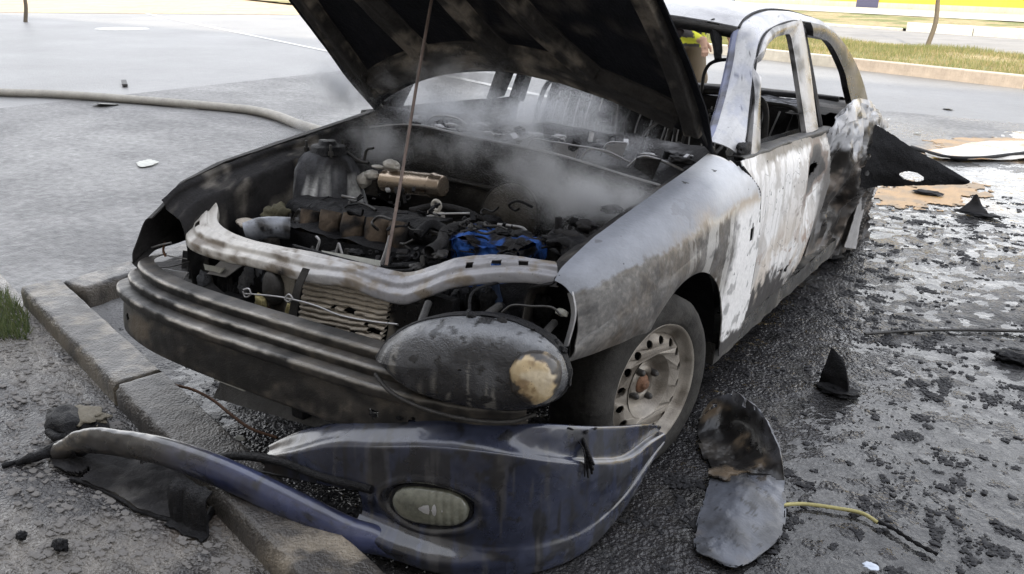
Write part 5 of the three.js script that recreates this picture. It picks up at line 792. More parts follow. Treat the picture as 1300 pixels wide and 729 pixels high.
// ---- headlamp unit that has dropped out of the left fender
{
  const c = toWorld(K(596, 456, 'z', .66)), t = group('headlamp_unit', 'sooty headlamp unit hanging out of its socket above the blue bumper', 'headlamp'); t.position.copy(c); t.rotation.set(-.22, .34, .03);
  // outline of the lens, a drop lying on its side; the glass bulges out of it
  const outl = [[-.222, -.035], [-.198, .012], [-.135, .062], [-.05, .092], [.04, .104], [.12, .094], [.185, .066], [.222, .022], [.228, -.022], [.198, -.066], [.13, -.096], [.04, -.108], [-.06, -.104], [-.15, -.084]];
  const ringAt = (k, z, wob = 0) => { const r = []; for (let i = 0; i <= 56; i++) { const q = cr([...outl, outl[0]], i / 56); r.push([q[0] * k, q[1] * k + (1 - k) * -.006, z + wob * fbm(q[0] * 30, q[1] * 30, 3, 2)]); } return r; };
  const lensRows = [[1.0, -.012], [1.0, .004], [.965, .022], [.88, .044], [.72, .062], [.5, .074], [.25, .080], [.02, .082]].map(([k, z]) => ringAt(k, z));
  put('lens', tint(patch(lensRows, 60, 130, { thick: .003, disp: (p) => [0, 0, .004 * fbm(p[0] * 12, p[1] * 12, 1, 3)] }), (x, y, z) => { const n = fbm(x * 8, y * 8, 3, 4), f = fbm(x * 30, y * 30, 2, 3), d = fbm(x * 34, y * 3.2, 5, 3); let q = mix3([0.016, 0.016, 0.018], [0.055, 0.056, 0.06], ss(-.05, .2, n)); q = mix3(q, [0.21, 0.20, 0.18], ss(.06, .12, d) * ss(.05, -.01, y) * .6); q = mix3(q, [0.17, 0.175, 0.185], ss(.045, .075, y + .04 * f + .03 * n) * .7); if (f > .19) q = [0.012, 0.012, 0.013]; return q; }), new THREE.MeshPhysicalMaterial({ vertexColors: true, roughness: .42, clearcoat: .35, clearcoatRoughness: .25, roughnessMap: again(T_rough, 6), bumpMap: again(T_bump, 8), bumpScale: .004 }), t);
  put('housing', rough(patch([[.985, .000], [1.004, -.006], [1.0, -.03], [.94, -.07], [.7, -.10], [.3, -.11], [.02, -.11]].map(([k, z]) => ringAt(k, z, .012)), 30, 90, { thick: .004 }), .004, 20), M.char, t);
  for (let k = 0; k < 12; k++) { const q = cr(outl, rr(.25, .62)); put('crust', rnd() < .5 ? lump(q[0] * rr(.9, 1.03), q[1] * rr(.92, 1.04), rr(-.01, .028), rr(.006, .022), rr(.004, .010), rr(.006, .014), .6, 2, 2) : junk(q[0] * 1.02, q[1] * 1.03, rr(-.03, .01), rr(.008, .018)), rnd() < .35 ? M.soot : M.char, t); }
  // scorched indicator with moulded ribs, in the outer end
  const ind = [[.120, -.036], [.112, .010], [.134, .046], [.172, .052], [.206, .030], [.214, -.008], [.196, -.044], [.160, -.060]], iring = (k, z) => { const r = []; for (let i = 0; i <= 40; i++) { const q = cr([...ind, ind[0]], i / 40); r.push([.164 + (q[0] - .164) * k, -.002 + (q[1] + .002) * k, z + .25 * (.164 - q[0]) * k]); } return r; };
  const il = put('indicator', tint(patch([[1.08, .030], [1.06, .056], [.98, .068], [.8, .080], [.5, .088], [.2, .091], [.02, .091]].map(([k, z]) => iring(k, z)), 40, 80, { thick: .003, disp: (p) => [0, 0, 0 + .005 * fbm(p[0] * 25, p[1] * 25, 2, 3)] }), (x, y, z) => { const n = fbm(x * 20, y * 20, 3, 4), f = fbm(x * 60, y * 60, 3, 3), e = Math.hypot((x - .164) / .052, (y + .002) / .058); let q = mix3([0.50, 0.39, 0.23], [0.27, 0.19, 0.105], ss(-.10, .18, n + .5 * f)); q = mix3(q, [0.60, 0.53, 0.40], ss(.05, .2, fbm(x * 14 + 3, y * 14, 1, 3)) * .6); return mix3(q, [0.045, 0.04, 0.036], ss(.80, .98, e + 1.2 * n)); }), M.burnt, t); il.userData.label = 'indicator lens, scorched amber-tan';
  put('trim', tube([[-.22, -.07, .01], [-.17, -.10, .03], [-.09, -.122, .035], [.02, -.130, .035], [.12, -.118, .03], [.17, -.095, .02]], .005, 40, 7), M.dark, t);
  for (const [a, b] of [[V(-.14, .03, -.03), V(-.16, .08, -.16)], [V(.14, .05, -.03), V(.16, .08, -.16)], [V(0, .08, -.03), V(.02, .10, -.16)]]) put('mount', rod(a, b, .010), M.dark, t);
  put('cable', tube([[-.02, .06, -.06], [-.04, .13, -.12], [.02, .16, -.18]], .004, 20, 6), M.char, t);
}
// ---- blue bumper cover, torn off and lying across the kerb
{
  const t = group('bumper_cover', 'torn-off blue front bumper with a fog lamp lying across the kerb', 'bumper');
  // top, crease, opening edge and foot of the moulding, from its burnt end by the kerb round the corner to the wheel
  const col = (top, cr1, mid, low, foot) => [top, cr1, mid, low, foot];
  const S = [[.025, .775, .190, .05, .99, .10, 0], [.13, .772, .276, .05, .99, .10, 0], [.275, .765, .352, .10, .99, .095, .3], [.42, .745, .392, .25, .97, .074, 1], [.56, .712, .424, .40, .92, .050, .85], [.685, .655, .424, .62, .78, .036, .15], [.775, .56, .386, .82, .58, .034, 0], [.82, .44, .332, .93, .36, .034, 0], [.845, .30, .276, .98, .18, .07, 0], [.855, .175, .23, 1, .10, .125, 0], [.855, .078, .182, 1, 0, .150, 0]].map(([x, z, ys, nx, nz, yl, b]) => {
    ys += .012; const at = (o, y) => [x + nx * o, y, z + nz * o], g = 1 - ss(.6, .92, nx), h = ys - yl, r = Math.min(.085, h * .42), e = clamp(h / .25);                       // inner edge, sloping top, ridge, face, moulded lip, foot
    return [at(-.085 * e * (.25 + .75 * g), ys - .066 * e * g), at(-.05 * e * (.25 + .75 * g), ys - .050 * e * g), at(-.008, ys - r * .82), at(.008, ys - r * .96), at(.012, ys - r * 1.12), at(.013, mix(ys - r, yl, .35)), at(.012, mix(ys - r, yl, .6)), at(.006, mix(ys - r, yl, .78)), at(.010 + .006 * b, mix(ys - r, yl, .86)), at(.012 + .036 * b, mix(ys - r, yl, .93)), at(.012 + .042 * b, yl), at(.006 + .03 * b, yl - .028 * e), at(-.035 * e, yl - .036 * e)];
  });
  const FL = GZ(541, 646, .738), disp = (p) => { const k = .004 * fbm(p[0] * 6, p[1] * 6, p[2] * 6, 3) + .0012 * fbm(p[0] * 25, p[1] * 25, p[2] * 25, 2), q = p[2] > .6 ? Math.hypot((p[0] - FL.x) / .125, (p[1] - FL.y - .06 * (p[0] - FL.x)) / .070) : 9, d = -.016 * ss(1.0, .82, q) + .004 * Math.exp(-Math.pow((q - 1.06) / .07, 2)); return [k + d * .4, k * .4, k + d * .9]; };
  // blue paint, streaked and sooted
  const blue = (x, y, z) => {
    const n = fbm(x * 5, y * 5, z * 5, 4), f = fbm(x * 20, y * 20, z * 20, 3), th = Math.atan2(x - .2, z - .05) * .6, d = fbm(th * 40, y * 2.2, 3.3, 3), top = ss(.34, .36, y + .02 * f + .10 * ss(.5, .1, x)) ;
    let c = mix3([0.022, 0.027, 0.052], [0.048, 0.057, 0.098], clamp(.5 + 1.5 * n));
    c = mix3(c, [0.022, 0.022, 0.025], ss(-.02, .09, d * .8 + .55 * n + .12 * f) * (1 - top) * .9);
    c = mix3(c, [0.10, 0.098, 0.10], ss(.17, .23, fbm(th * 46 + 8, y * 2.2, 1.3, 3) + .1 * f) * (1 - top) * .45);
    c = mix3(c, [0.022, 0.022, 0.025], ss(.15, .2, f) * .85);
    c = mix3(c, [0.13, 0.10, 0.07], ss(.15, .03, x) * .7 * clamp(.6 + 2 * n));
    return c;
  };
  const opening = (p) => Math.pow(Math.abs((p[0] - FL.x) / .098), 2.6) + Math.pow(Math.abs((p[1] - FL.y - .06 * (p[0] - FL.x)) / .052), 2.6) < 1 && p[2] > .6;
  const shell = patch(S, 300, 150, { thick: .004, disp, cut: (u, v, p) => opening(p) || (v > .45 && p[0] < .362 && p[1] < .128 + .17 * (p[0] - .03) + .006 * fbm(p[0] * 20, 3, 1, 2) && p[2] > .6) || (u < .02 && fbm(p[1] * 30, 2, p[0] * 30, 2) > .05) });
  put('shell', tint(shell, blue), M.bumper, t).userData.label = 'bumper moulding, blue with soot runs';
  // lower lip: a hollow bar that runs on to the left and melts on the dirt
  const lipC = [[.50, .052, .755], [.43, .068, .776], [.36, .088, .815], [.20, .118, .845], [.02, .142, .868], [-.14, .150, .888], [-.27, .145, .905], [-.40, .128, .925], [-.50, .112, .945], [-.575, .085, .965], [-.63, .05, .985]];
  const rows = lipC.map(([x, y, z], i) => { const s = i / (lipC.length - 1), h = lerpT([[0, .022], [.12, .040], [.3, .046], [.6, .042], [.85, .040], [1, .03]], s), w = lerpT([[0, .03], [.5, .032], [1, .02]], s), r = []; for (let k = 0; k <= 14; k++) { const a = mix(2.2, -1.9, k / 14); r.push([x + .2 * w * Math.cos(a) * .3, y + h * Math.sin(a), z + w * Math.cos(a)]); } return r; });
  put('lip', tint(patch(rows, 150, 40, { thick: .004, disp: (p) => { const m = ss(-.05, -.45, p[0]), k = (.002 + .012 * m) * fbm(p[0] * 9, p[1] * 9, p[2] * 9, 3); return [0, k, k]; } }), (x, y, z) => { const n = fbm(x * 7, y * 7, z * 7, 4), f = fbm(x * 24, y * 24, z * 24, 3), m = ss(.02, -.30, x + .1 * n); let c = mix3([0.050, 0.062, 0.135], [0.030, 0.034, 0.07], ss(-.1, .3, n)); c = mix3(c, mix3([0.055, 0.05, 0.045], [0.17, 0.145, 0.11], ss(0, .3, n + f * .5)), m); return mix3(c, [0.025, 0.025, 0.027], ss(.12, .26, f) * .8); }), M.bumper, t).userData.label = 'lower lip, blue at one end and melted brown-black at the other';
  // bar across the air opening, and the dark ducting behind
  put('grille_bar', tube([[.40, .20, .765], [.25, .19, .785], [.12, .185, .79], [0, .165, .80], [-.10, .135, .815], [-.14, .105, .82]], .012, 50, 8), M.char, t);
  put('duct', tint(patch([[[.02, .10, .70], [.44, .11, .68]], [[.02, .17, .68], [.44, .26, .66]]], 20, 40, { thick: .004, disp: (p) => [0, 0, .02 * fbm(p[0] * 9, p[1] * 9, 3, 3)] }), soot3(.06)), M.sootVC, t);
  put('lamp_recess', patch([[[.41, .10, .755], [.41, .25, .745]], [[.47, .098, .69], [.47, .27, .68]], [[.63, .12, .64], [.63, .28, .63]], [[.665, .13, .665], [.665, .28, .655]]], 24, 14, { thick: .003 }), M.char, t);
  // fog lamp
  const fg = (rx, ry, rz, th) => { const rws = []; for (let i = 0; i <= 14; i++) { const a = mix(-Math.PI / 2, Math.PI / 2, i / 14), r = []; for (let j = 0; j <= 30; j++) { const b = mix(Math.PI, 0, j / 30); r.push([rx * Math.sign(Math.cos(b)) * Math.pow(Math.abs(Math.cos(b)), .9) * Math.pow(Math.cos(a), .6), ry * Math.sin(a), rz * Math.pow(Math.sin(b), .5) * Math.pow(Math.max(0, Math.cos(a)), .5)]); } rws.push(r); } return patch(rws, 40, 90, { thick: th, disp: (p) => [0, 0, p[0] > .0 * rx ? .0011 * Math.sin(p[0] * 330) : 0] }); };
  const L = new THREE.Group(); L.name = 'fog_lamp'; t.add(L); L.position.set(FL.x, FL.y, FL.z - .020); L.rotation.set(-.08, .38, .05); L.userData.label = 'oval fog lamp with ribbed glass';
  put('glass', fg(.092, .046, .022, .003), M.lens, L); put('bezel', (() => { const pts = []; for (let k = 0; k <= 40; k++) { const a = k / 40 * Math.PI * 2; pts.push([.098 * Math.sign(Math.cos(a)) * Math.pow(Math.abs(Math.cos(a)), .7), .051 * Math.sin(a), 0]); } return tube(pts, .006, 90, 8); })(), M.char, L);
  put('reflector', strip(new THREE.SphereGeometry(1, 24, 14)).scale(.09, .044, .03).translate(0, 0, -.004), M.steel, L);
  // tangle of melted wire over the corner
  for (let k = 0; k < 7; k++) { const x = .772 + rr(-.010, .010), z = .46 + rr(-.02, .02); put('wire', tube([[x - .02, .325 + rr(-.005, .01), z - .04], [x + .03, .328 + rr(-.008, .006), z - .005], [x + .056 + rr(-.006, .006), .31 + rr(-.02, .01), z + .008], [x + .070, .26 + rr(-.03, .03), z + .012 + rr(-.006, .006)]], rr(.002, .005), 24, 5), M.char, t); }
  for (let k = 0; k < 22; k++) { const u = rr(.25, .8), q = cr(S.map(r => r[1]), u); put('soot_flake', lump(q[0] + rr(-.02, .01), q[1] + rr(-.03, .02), q[2] + .004, rr(.003, .011), rr(.002, .005), rr(.003, .009), .5, 2, 2), M.char, t); }
}
// ---- melted plastic hanging from the lip and pooled on the dirt
{
  const t = group('melted_plastic', 'black melted plastic hanging in folds from the bumper lip over the kerb', 'plastic debris');
  const a = G(226, 612, .13), rows = []; for (let k = 0; k <= 10; k++) { const u = mix(222, 268, k / 10), p = G(u, 612 + (u - 222) * .42, .12); rows.push([[p.x, p.y + .01, p.z - .01], [p.x, p.y - .01, p.z + .015], [p.x + .004, p.y - .06, p.z + .02], [p.x + .01, p.y - .095, p.z + .025], [p.x + .012, p.y - .100, p.z + .05]]); }
  put('curtain', patch(rows, 40, 30, { thick: .006, disp: (p) => [.004 * fbm(p[0] * 30, p[1] * 6, 1, 2), -.012 * Math.max(0, fbm(p[0] * 18, 3, 2, 2)), .018 * fbm(p[0] * 28, p[1] * 5, 3, 3)] }), M.char, t);
  const f = [[186, 650], [205, 657], [230, 664], [252, 668], [262, 660], [270, 645]].map(([u, v]) => A(G(u, v, .022))); put('foot', tube(f, .012, 50, 8, s => .6 + .5 * Math.sin(s * 9) * .5), M.char, t);
  const c = [[90, 608], [105, 612], [130, 622], [160, 638], [175, 648], [190, 652]].map(([u, v]) => A(G(u, v, .022))); put('edge', tube(c, .007, 50, 6), M.char, t);
  const sheet = group('melted_sheet', 'crusted sheet of melted plastic spread on the dirt under the bumper lip', 'plastic debris'); 
  const o = [[60, 575], [95, 560], [160, 575], [225, 600], [262, 640]].map(([u, v]) => G(u, v, .024)), q = [[70, 595], [105, 612], [150, 632], [180, 650], [250, 668]].map(([u, v]) => G(u, v, .024));
  put('crust', tint(patch(o.map((p, i) => [p, p.clone().lerp(q[i], .33), p.clone().lerp(q[i], .66), q[i]]), 60, 26, { thick: .008, disp: (p) => [0, .025 * Math.abs(fbm(p[0] * 12, 2, p[2] * 12, 4)), 0], cut: (u, v, p) => fbm(p[0] * 8, 5, p[2] * 8, 3) > .32 }), soot3(.10)), M.sootVC, sheet);
  const clump = group('charred_clump', 'charred clump with a curled dark edge lying between the kerb and bumper lip', 'plastic debris'), k0 = G(95, 548, .02);
  put('body', rough(lump(k0.x + .02, .045, k0.z + .0, .12, .05, .075, .35, 1.6), .006, 22), M.char, clump);
  put('curl', tube([[62, 548], [75, 556], [92, 553], [110, 545], [124, 530]].map(([u, v]) => A(G(u, v, .055))), .014, 40, 8), M.char, clump); put('crust', lump(k0.x + .05, .082, k0.z - .02, .075, .014, .045, .5, 2), M.tan.clone(), clump); clump.children[2].material.color.setRGB(.18, .16, .12);
  const tongue = group('melted_tongue', 'black tongue of melted plastic trailing off the burnt end of the bumper lip', 'plastic debris');
  put('tongue', rough(tube([[20, 588], [45, 580], [65, 572], [85, 566], [104, 566]].map(([u, v], i) => A(G(u, v, .03 + .012 * i))), .024, 40, 12, s => .35 + .9 * s), .006, 20), M.char, tongue);
  put('drips', tube([[2, 592], [20, 587], [42, 584]].map(([u, v]) => A(G(u, v, .024))), .008, 20, 6), M.char, tongue);
}
// ---- wires and bits under the nose
const onGround = (l, y = .012) => l.map(([u, v, h]) => A(G(u, v, h ?? y)));
tag(put('cable', tube(onGround([[222, 489, .06], [245, 495, .05], [270, 508, .04], [295, 528, .03], [320, 545, .03], [352, 556, .03]]), .005, 60, 6), M.rust), 'rusty cable lying on the sooty ground under the bumper beam', 'cable');
tag(put('cable', tube(onGround([[244, 577, .11], [258, 574, .12], [280, 582, .11], [310, 594, .10], [345, 602, .10], [400, 610, .10]]), .0055, 60, 6), M.dark), 'dark cable running behind the bumper lip over the kerb', 'cable');
{
  const flake = (u, v, r, mat, label, name = 'paint_flake', y = .012) => { const p = G(u, v, y), g = lump(0, 0, 0, r, .004, r * .7, .4, 1.5, 3), m = put(name, g, mat); m.position.set(p.x, p.y, p.z); m.rotation.y = rnd() * 6; m.rotation.z = rr(-.2, .2); return tag(m, label, 'debris'); };
  flake(304, 556, .017, M.pale, 'small white flake lying on the sooty ground under the car nose'); flake(258, 560, .010, M.pale, 'tiny pale flake on the sooted kerb stone'); flake(1106, 719, .020, std({ color: C(.45, .5, .58), roughness: .4 }), 'pale blue glassy flake on the wet asphalt below the yellow cord', 'glass_flake');
  flake(136, 132, .17, M.pale, 'crumpled white scrap on the road beside the fire hose', 'paper_scrap'); flake(186, 207, .10, M.pale, 'grey-white scrap on the bare road between the hose and the car', 'paper_scrap'); flake(1204, 138, .07, M.pale, 'white scrap lying alone on the road behind the car', 'paper_scrap'); flake(1165, 169, .03, M.pale, 'tiny white scrap on the road behind the folded black flap', 'paper_scrap');
  const p = G(158, 107, .012), m = put('wood_batten', box(-.24, .24, 0, .03, -.03, .03, .004), M.dark); m.position.copy(p); m.rotation.y = -.55; tag(m, 'short dark batten lying on the road beyond the fire hose', 'batten');
  const c1 = group('charcoal_lump', 'larger black lump on the bare dirt beside the kerb', 'debris'); const q1 = G(77, 697, .02); put('lump', lump(q1.x, .032, q1.z, .022, .014, .016, .5, 2), M.char, c1);
  const c2 = group('charcoal_lump', 'smaller black lump at the edge of the dirt', 'debris'); const q2 = G(28, 684, .02); put('lump', lump(q2.x, .03, q2.z, .014, .010, .012, .5, 2), M.char, c2);
}
// ---- wheel-arch liner with its torn panel
{
  const t = group('arch_liner', 'curled black and grey wheel-arch panel lying on the wet asphalt', 'car panel');
  const q = (u, v, y) => A(G(u, v, y));
  const grey = patch([[q(905, 596, .022), q(945, 596, .030), q(992, 594, .045)], [q(896, 625, .025), q(945, 622, .055), q(996, 610, .035)], [q(884, 665, .018), q(938, 668, .040), q(998, 655, .018)], [q(882, 697, .015), q(935, 706, .026), q(990, 684, .014)], [q(905, 712, .012), q(935, 720, .014), q(962, 708, .012)]], 70, 50, { thick: .005, disp: (p) => { const k = .012 * fbm(p[0] * 9, p[1] * 9, p[2] * 9, 3) + .004 * fbm(p[0] * 30, p[1] * 30, p[2] * 30, 2); return [0, k, 0]; }, cut: (u, v) => (u > .93 || v > .96 || v < .04) && fbm(u * 14, v * 14, 2, 2) > .04 });
  put('panel', tint(grey, (x, y, z) => { const n = fbm(x * 9, y * 9, z * 9, 4), f = fbm(x * 30, y * 30, z * 30, 3); let c = mix3([0.105, 0.115, 0.14], [0.055, 0.058, 0.066], ss(-.1, .25, n)); if (f > .2) c = [0.03, 0.03, 0.032]; return mix3(c, [0.15, 0.125, 0.10], ss(.12, .3, fbm(x * 6, 2, z * 6, 3)) * .6); }), M.burnt, t).userData.label = 'torn flat end, blue-grey';
  // black curl: a torn bowl open towards the car
  const bowl = [[q(886, 530, .015), q(905, 508, .075), q(932, 500, .12), q(952, 510, .15), q(966, 520, .145)], [q(882, 552, .012), q(900, 545, .018), q(925, 540, .035), q(952, 536, .085), q(976, 540, .14)], [q(890, 574, .012), q(908, 574, .014), q(930, 572, .020), q(956, 568, .055), q(988, 568, .115)], [q(898, 590, .020), q(918, 592, .028), q(938, 592, .034), q(962, 590, .055), q(995, 594, .080)], [q(898, 612, .040), q(922, 614, .050), q(944, 612, .055), q(968, 610, .055), q(997, 614, .048)]];
  put('curl', tint(patch(bowl, 60, 50, { thick: .005, disp: (p) => { const k = .016 * fbm(p[0] * 9, p[1] * 9, p[2] * 9, 3) + .006 * fbm(p[0] * 30, p[1] * 30, p[2] * 30, 2); return [k * .5, k, k * .5]; }, cut: (u, v, p) => (u < .10 && fbm(p[0] * 26, 3, p[2] * 26, 2) > -.03) || u > .90 + .32 * fbm(p[0] * 16, 8, p[2] * 16, 3) || (v < .08 && fbm(p[0] * 20, 1, p[2] * 20, 2) > 0) }), (x, y, z) => { const n = fbm(x * 9, y * 9, z * 9, 4), f = fbm(x * 28, y * 28, z * 28, 3), wl = ss(.075, .115, y + .05 * n); let c = mix3([0.016, 0.015, 0.015], [0.05, 0.045, 0.04], ss(-.05, .25, n)); c = mix3(c, mix3([0.13, 0.135, 0.155], [0.05, 0.05, 0.055], ss(-.1, .2, f)), wl); return mix3(c, [0.15, 0.115, 0.08], ss(.02, .22, n + .3 * f) * ss(.02, .04, y) * ss(.09, .06, y)); }), M.burnt, t).userData.label = 'curled end, black';
  tag(put('cord', tube(onGround([[994, 641, .02], [1020, 640], [1060, 645], [1095, 652], [1115, 664]]), .0055, 50, 7), std({ color: C(.42, .38, .16), roughness: .7, map: again(T_ash, 10) })), 'yellowish cord lying on the asphalt beside the curled panel', 'cord');
  { const cc = scene.children[scene.children.length - 1]; put('charred_end', tube(onGround([[1112, 661], [1135, 672], [1160, 688], [1190, 704]]), .0065, 40, 6, s => .6 + .5 * Math.sin(s * 20) ** 2), M.char, cc); }
}
// ---- other burnt pieces on the wet asphalt
{
  const s = group('burnt_shard', 'upright black shard standing on the wet asphalt beside the car', 'debris'); const p = (u, v, y) => A(G(u, v, y)); const b0 = G(1050, 492), b1 = G(1074, 503);
  put('shard', patch([[[b0.x - .03, .005, b0.z - .02], [b1.x + .01, .0, b1.z]], [[b0.x - .02, .08, b0.z], [b1.x, .06, b1.z]], [[b0.x - .01, .155, b0.z - .02], [b0.x + .03, .12, b0.z - .01]]], 24, 16, { thick: .008, disp: (q) => [0, .01 * fbm(q[0] * 20, q[1] * 20, 2, 3), .03 * fbm(q[0] * 10, q[1] * 10, 4, 3)] }), M.char, s); put('foot', lump(b1.x - .03, .012, b1.z - .01, .07, .014, .045, .5, 2), M.char, s);
  const r = group('thin_rod', 'long thin rod lying across the puddles', 'rod'); put('rod', tube(onGround([[1098, 424, .012], [1160, 420, .012], [1230, 419, .012], [1310, 421, .012]]), .007, 40, 7), M.dark, r);
  const l = group('burnt_lump', 'black lump at the end of the puddles beside the thin rod', 'debris'), lp = G(1287, 459); put('lump', lump(lp.x, .018, lp.z, .075, .022, .05, .5, 2), M.char, l);
  const f = group('curled_scrap', 'curled dark scrap with a raised point on the wet road behind the car', 'debris'), fp = G(1234, 272); put('scrap', patch([[[fp.x - .11, .01, fp.z + .05], [fp.x, .015, fp.z + .02], [fp.x + .12, .005, fp.z + .06]], [[fp.x - .05, .045, fp.z], [fp.x, .06, fp.z - .02], [fp.x + .07, .035, fp.z]], [[fp.x - .02, .07, fp.z - .04], [fp.x + .0, .125, fp.z - .03], [fp.x + .03, .06, fp.z - .05]]], 20, 24, { thick: .006, disp: (q) => [0, .02 * fbm(q[0] * 14, q[1] * 14, q[2] * 14, 3), 0] }), M.soot, f); put('base', lump(fp.x + .05, .012, fp.z + .02, .11, .012, .05, .5, 2), M.char, f);
  const f2 = group('curled_scrap', 'small dark flake on the rusty stain behind the car', 'debris'), gp = G(1176, 247); put('scrap', lump(gp.x, .015, gp.z, .09, .014, .05, .5, 2), M.soot, f2);
  const w = group('pale_panel', 'pale rust-stained sheet lying on the road behind the car', 'car panel'), wr = [[[1185, 190], [1245, 180], [1305, 179]], [[1175, 194], [1245, 189], [1320, 190]], [[1195, 200], [1250, 202], [1330, 199]]].map(r2 => r2.map(([u, v]) => A(G(u, v, .03))));
  put('sheet', tint(patch(wr, 30, 40, { thick: .006, disp: (q) => [0, .03 * fbm(q[0] * 3, 1, q[2] * 3, 3), 0] }), (x, y, z) => mix3([0.62, 0.60, 0.56], [0.52, 0.30, 0.13], ss(-.05, .22, fbm(x * 3, 1, z * 3, 4)))), M.burnt, w);
  tag(put('black_hose', tube(onGround([[1157, 187], [1180, 194], [1205, 200], [1240, 201], [1280, 197], [1320, 192]], .03), .018, 50, 8), M.char), 'black hose lying along the pale rust-stained sheet', 'hose');
}
// rusty foam afloat on the puddles behind the car
{
  const film = (name, label, q, seedN) => { const rows = q.map(r => r.map(([u, v]) => A(G(u, v, .004)))); const f = group(name, label, 'foam'); put('film', tint(patch(rows, 90, 90, { thick: .002, cut: (u, v, p) => { const e = Math.min(u, 1 - u, v, 1 - v); return fbm(p[0] * 2.2 + seedN, 3, p[2] * 2.2, 4) + .35 * fbm(p[0] * 14, 5, p[2] * 14, 3) > -.16 + 1.1 * e; } }), (x, y, z) => mix3([0.46, 0.27, 0.10], [0.30, 0.20, 0.10], ss(-.1, .2, fbm(x * 6, 2, z * 6, 4)))), std({ vertexColors: true, roughness: .45, map: again(T_ash, 3), bumpMap: again(T_grit, 3), bumpScale: .003 }), f); };
  film('foam_film', 'ragged film of rust-coloured foam on the wet road below the folded black flap', [[[1120, 232], [1190, 226], [1290, 232]], [[1110, 250], [1190, 248], [1280, 250]], [[1115, 272], [1190, 268], [1260, 268]]], 2);
  film('foam_film', 'thin film of rust-coloured foam beside the pale stained sheet', [[[1170, 178], [1230, 174], [1320, 172]], [[1160, 186], [1230, 185], [1320, 184]], [[1170, 196], [1230, 197], [1320, 200]]], 9);
}
// soot crumbs and grit washed over the asphalt: nobody could count them
{
  const shapes = [], pos = [], nor = [];
  for (let k = 0; k < 6; k++) { let g = lump(0, 0, 0, rr(.9, 1.5), rr(.22, .45), rr(.6, 1), .9, 1.9, 1).toNonIndexed(); g.computeVertexNormals(); shapes.push(g.attributes.position.array); }
  for (let k = 0; k < 420000; k++) {
    const x = rr(-1.9, 3.0), z = rr(-4.6, 1.15); if (z > kerbZ(x) - .19) continue; const s = sootAt(x, z), cl = fbm(x * 6, 3, z * 6, 3); const cl2 = cl + .6 * fbm(x * 24, 7, z * 24, 2); if (rnd() > s * (.035 + 4.5 * Math.max(0, cl2 - .06))) continue;
    const r = .0018 + .0085 * Math.pow(rnd(), 7) + .004 * Math.max(0, cl2) * rnd(), a = rnd() * 6.28, ca = Math.cos(a) * r, sa = Math.sin(a) * r, y = Math.max(heightAt(x, z), -.0012) + r * .2, q = shapes[k % 6];
    for (let i = 0; i < q.length; i += 3) pos.push(x + q[i] * ca - q[i + 2] * sa, y + q[i + 1] * r, z + q[i] * sa + q[i + 2] * ca);
    if (pos.length > 9 * 1100000) break;
  }
  for (let k = 0; k < 900; k++) {                                            // clumps that the water has gathered
    const cx = rr(0.9, 3.0), cz = rr(-4.8, 0.7), big = Math.pow(rnd(), 2.5), R = 0.008 + 0.035 * big, sx = rr(.6, 1.6); if (fbm(cx * 1.4, 2, cz * 1.4, 3) < -0.10 || rnd() > 1.25 - Math.max(0, cx - 1.2) * .35) continue;
    for (let i = 0; i < 8 + 60 * big; i++) { const x = cx + gauss() * R * sx, z = cz + gauss() * R / sx, r = rr(.0018, .0065), a = rnd() * 6.28, ca = Math.cos(a) * r, sa = Math.sin(a) * r, y = Math.max(heightAt(x, z), -.0012) + r * .25, q = shapes[i % 6]; for (let j = 0; j < q.length; j += 3) pos.push(x + q[j] * ca - q[j + 2] * sa, y + q[j + 1] * r, z + q[j] * sa + q[j + 2] * ca); }
  }
  const g = new THREE.BufferGeometry(); g.setAttribute('position', new THREE.Float32BufferAttribute(pos, 3)); g.computeVertexNormals();
  const m = mesh('soot_crumbs', g, phys({ color: C(.02, .02, .022), roughness: .55, specularIntensity: .4 })); m.userData.kind = 'stuff'; m.userData.label = 'black soot crumbs washed over the asphalt round the car'; m.userData.category = 'soot';
  // dirt clods beyond the kerb
  const dp = []; for (let k = 0; k < 14000; k++) { const x = rr(-2.6, .9), b = .02 + 1.0 * Math.pow(rnd(), 1.2), z = kerbZ(x) + b, r = .002 + .010 * Math.pow(rnd(), 4), q = shapes[k % 6]; for (let i = 0; i < q.length; i += 3) dp.push(x + q[i] * r, .016 + .018 * fbm(x * 2.1, 7.7, z * 2.1, 4) + .014 * fbm(x * 13, 2.7, z * 13, 4) + q[i + 1] * r, z + q[i + 2] * r); }
  const dg = new THREE.BufferGeometry(); dg.setAttribute('position', new THREE.Float32BufferAttribute(dp, 3)); dg.computeVertexNormals(); const dm = mesh('dirt_crumbs', dg, std({ color: C(.16, .15, .14), roughness: .9 })); dm.userData.kind = 'stuff'; dm.userData.label = 'loose crumbs of dirt and cinder beyond the kerb'; dm.userData.category = 'dirt';
}
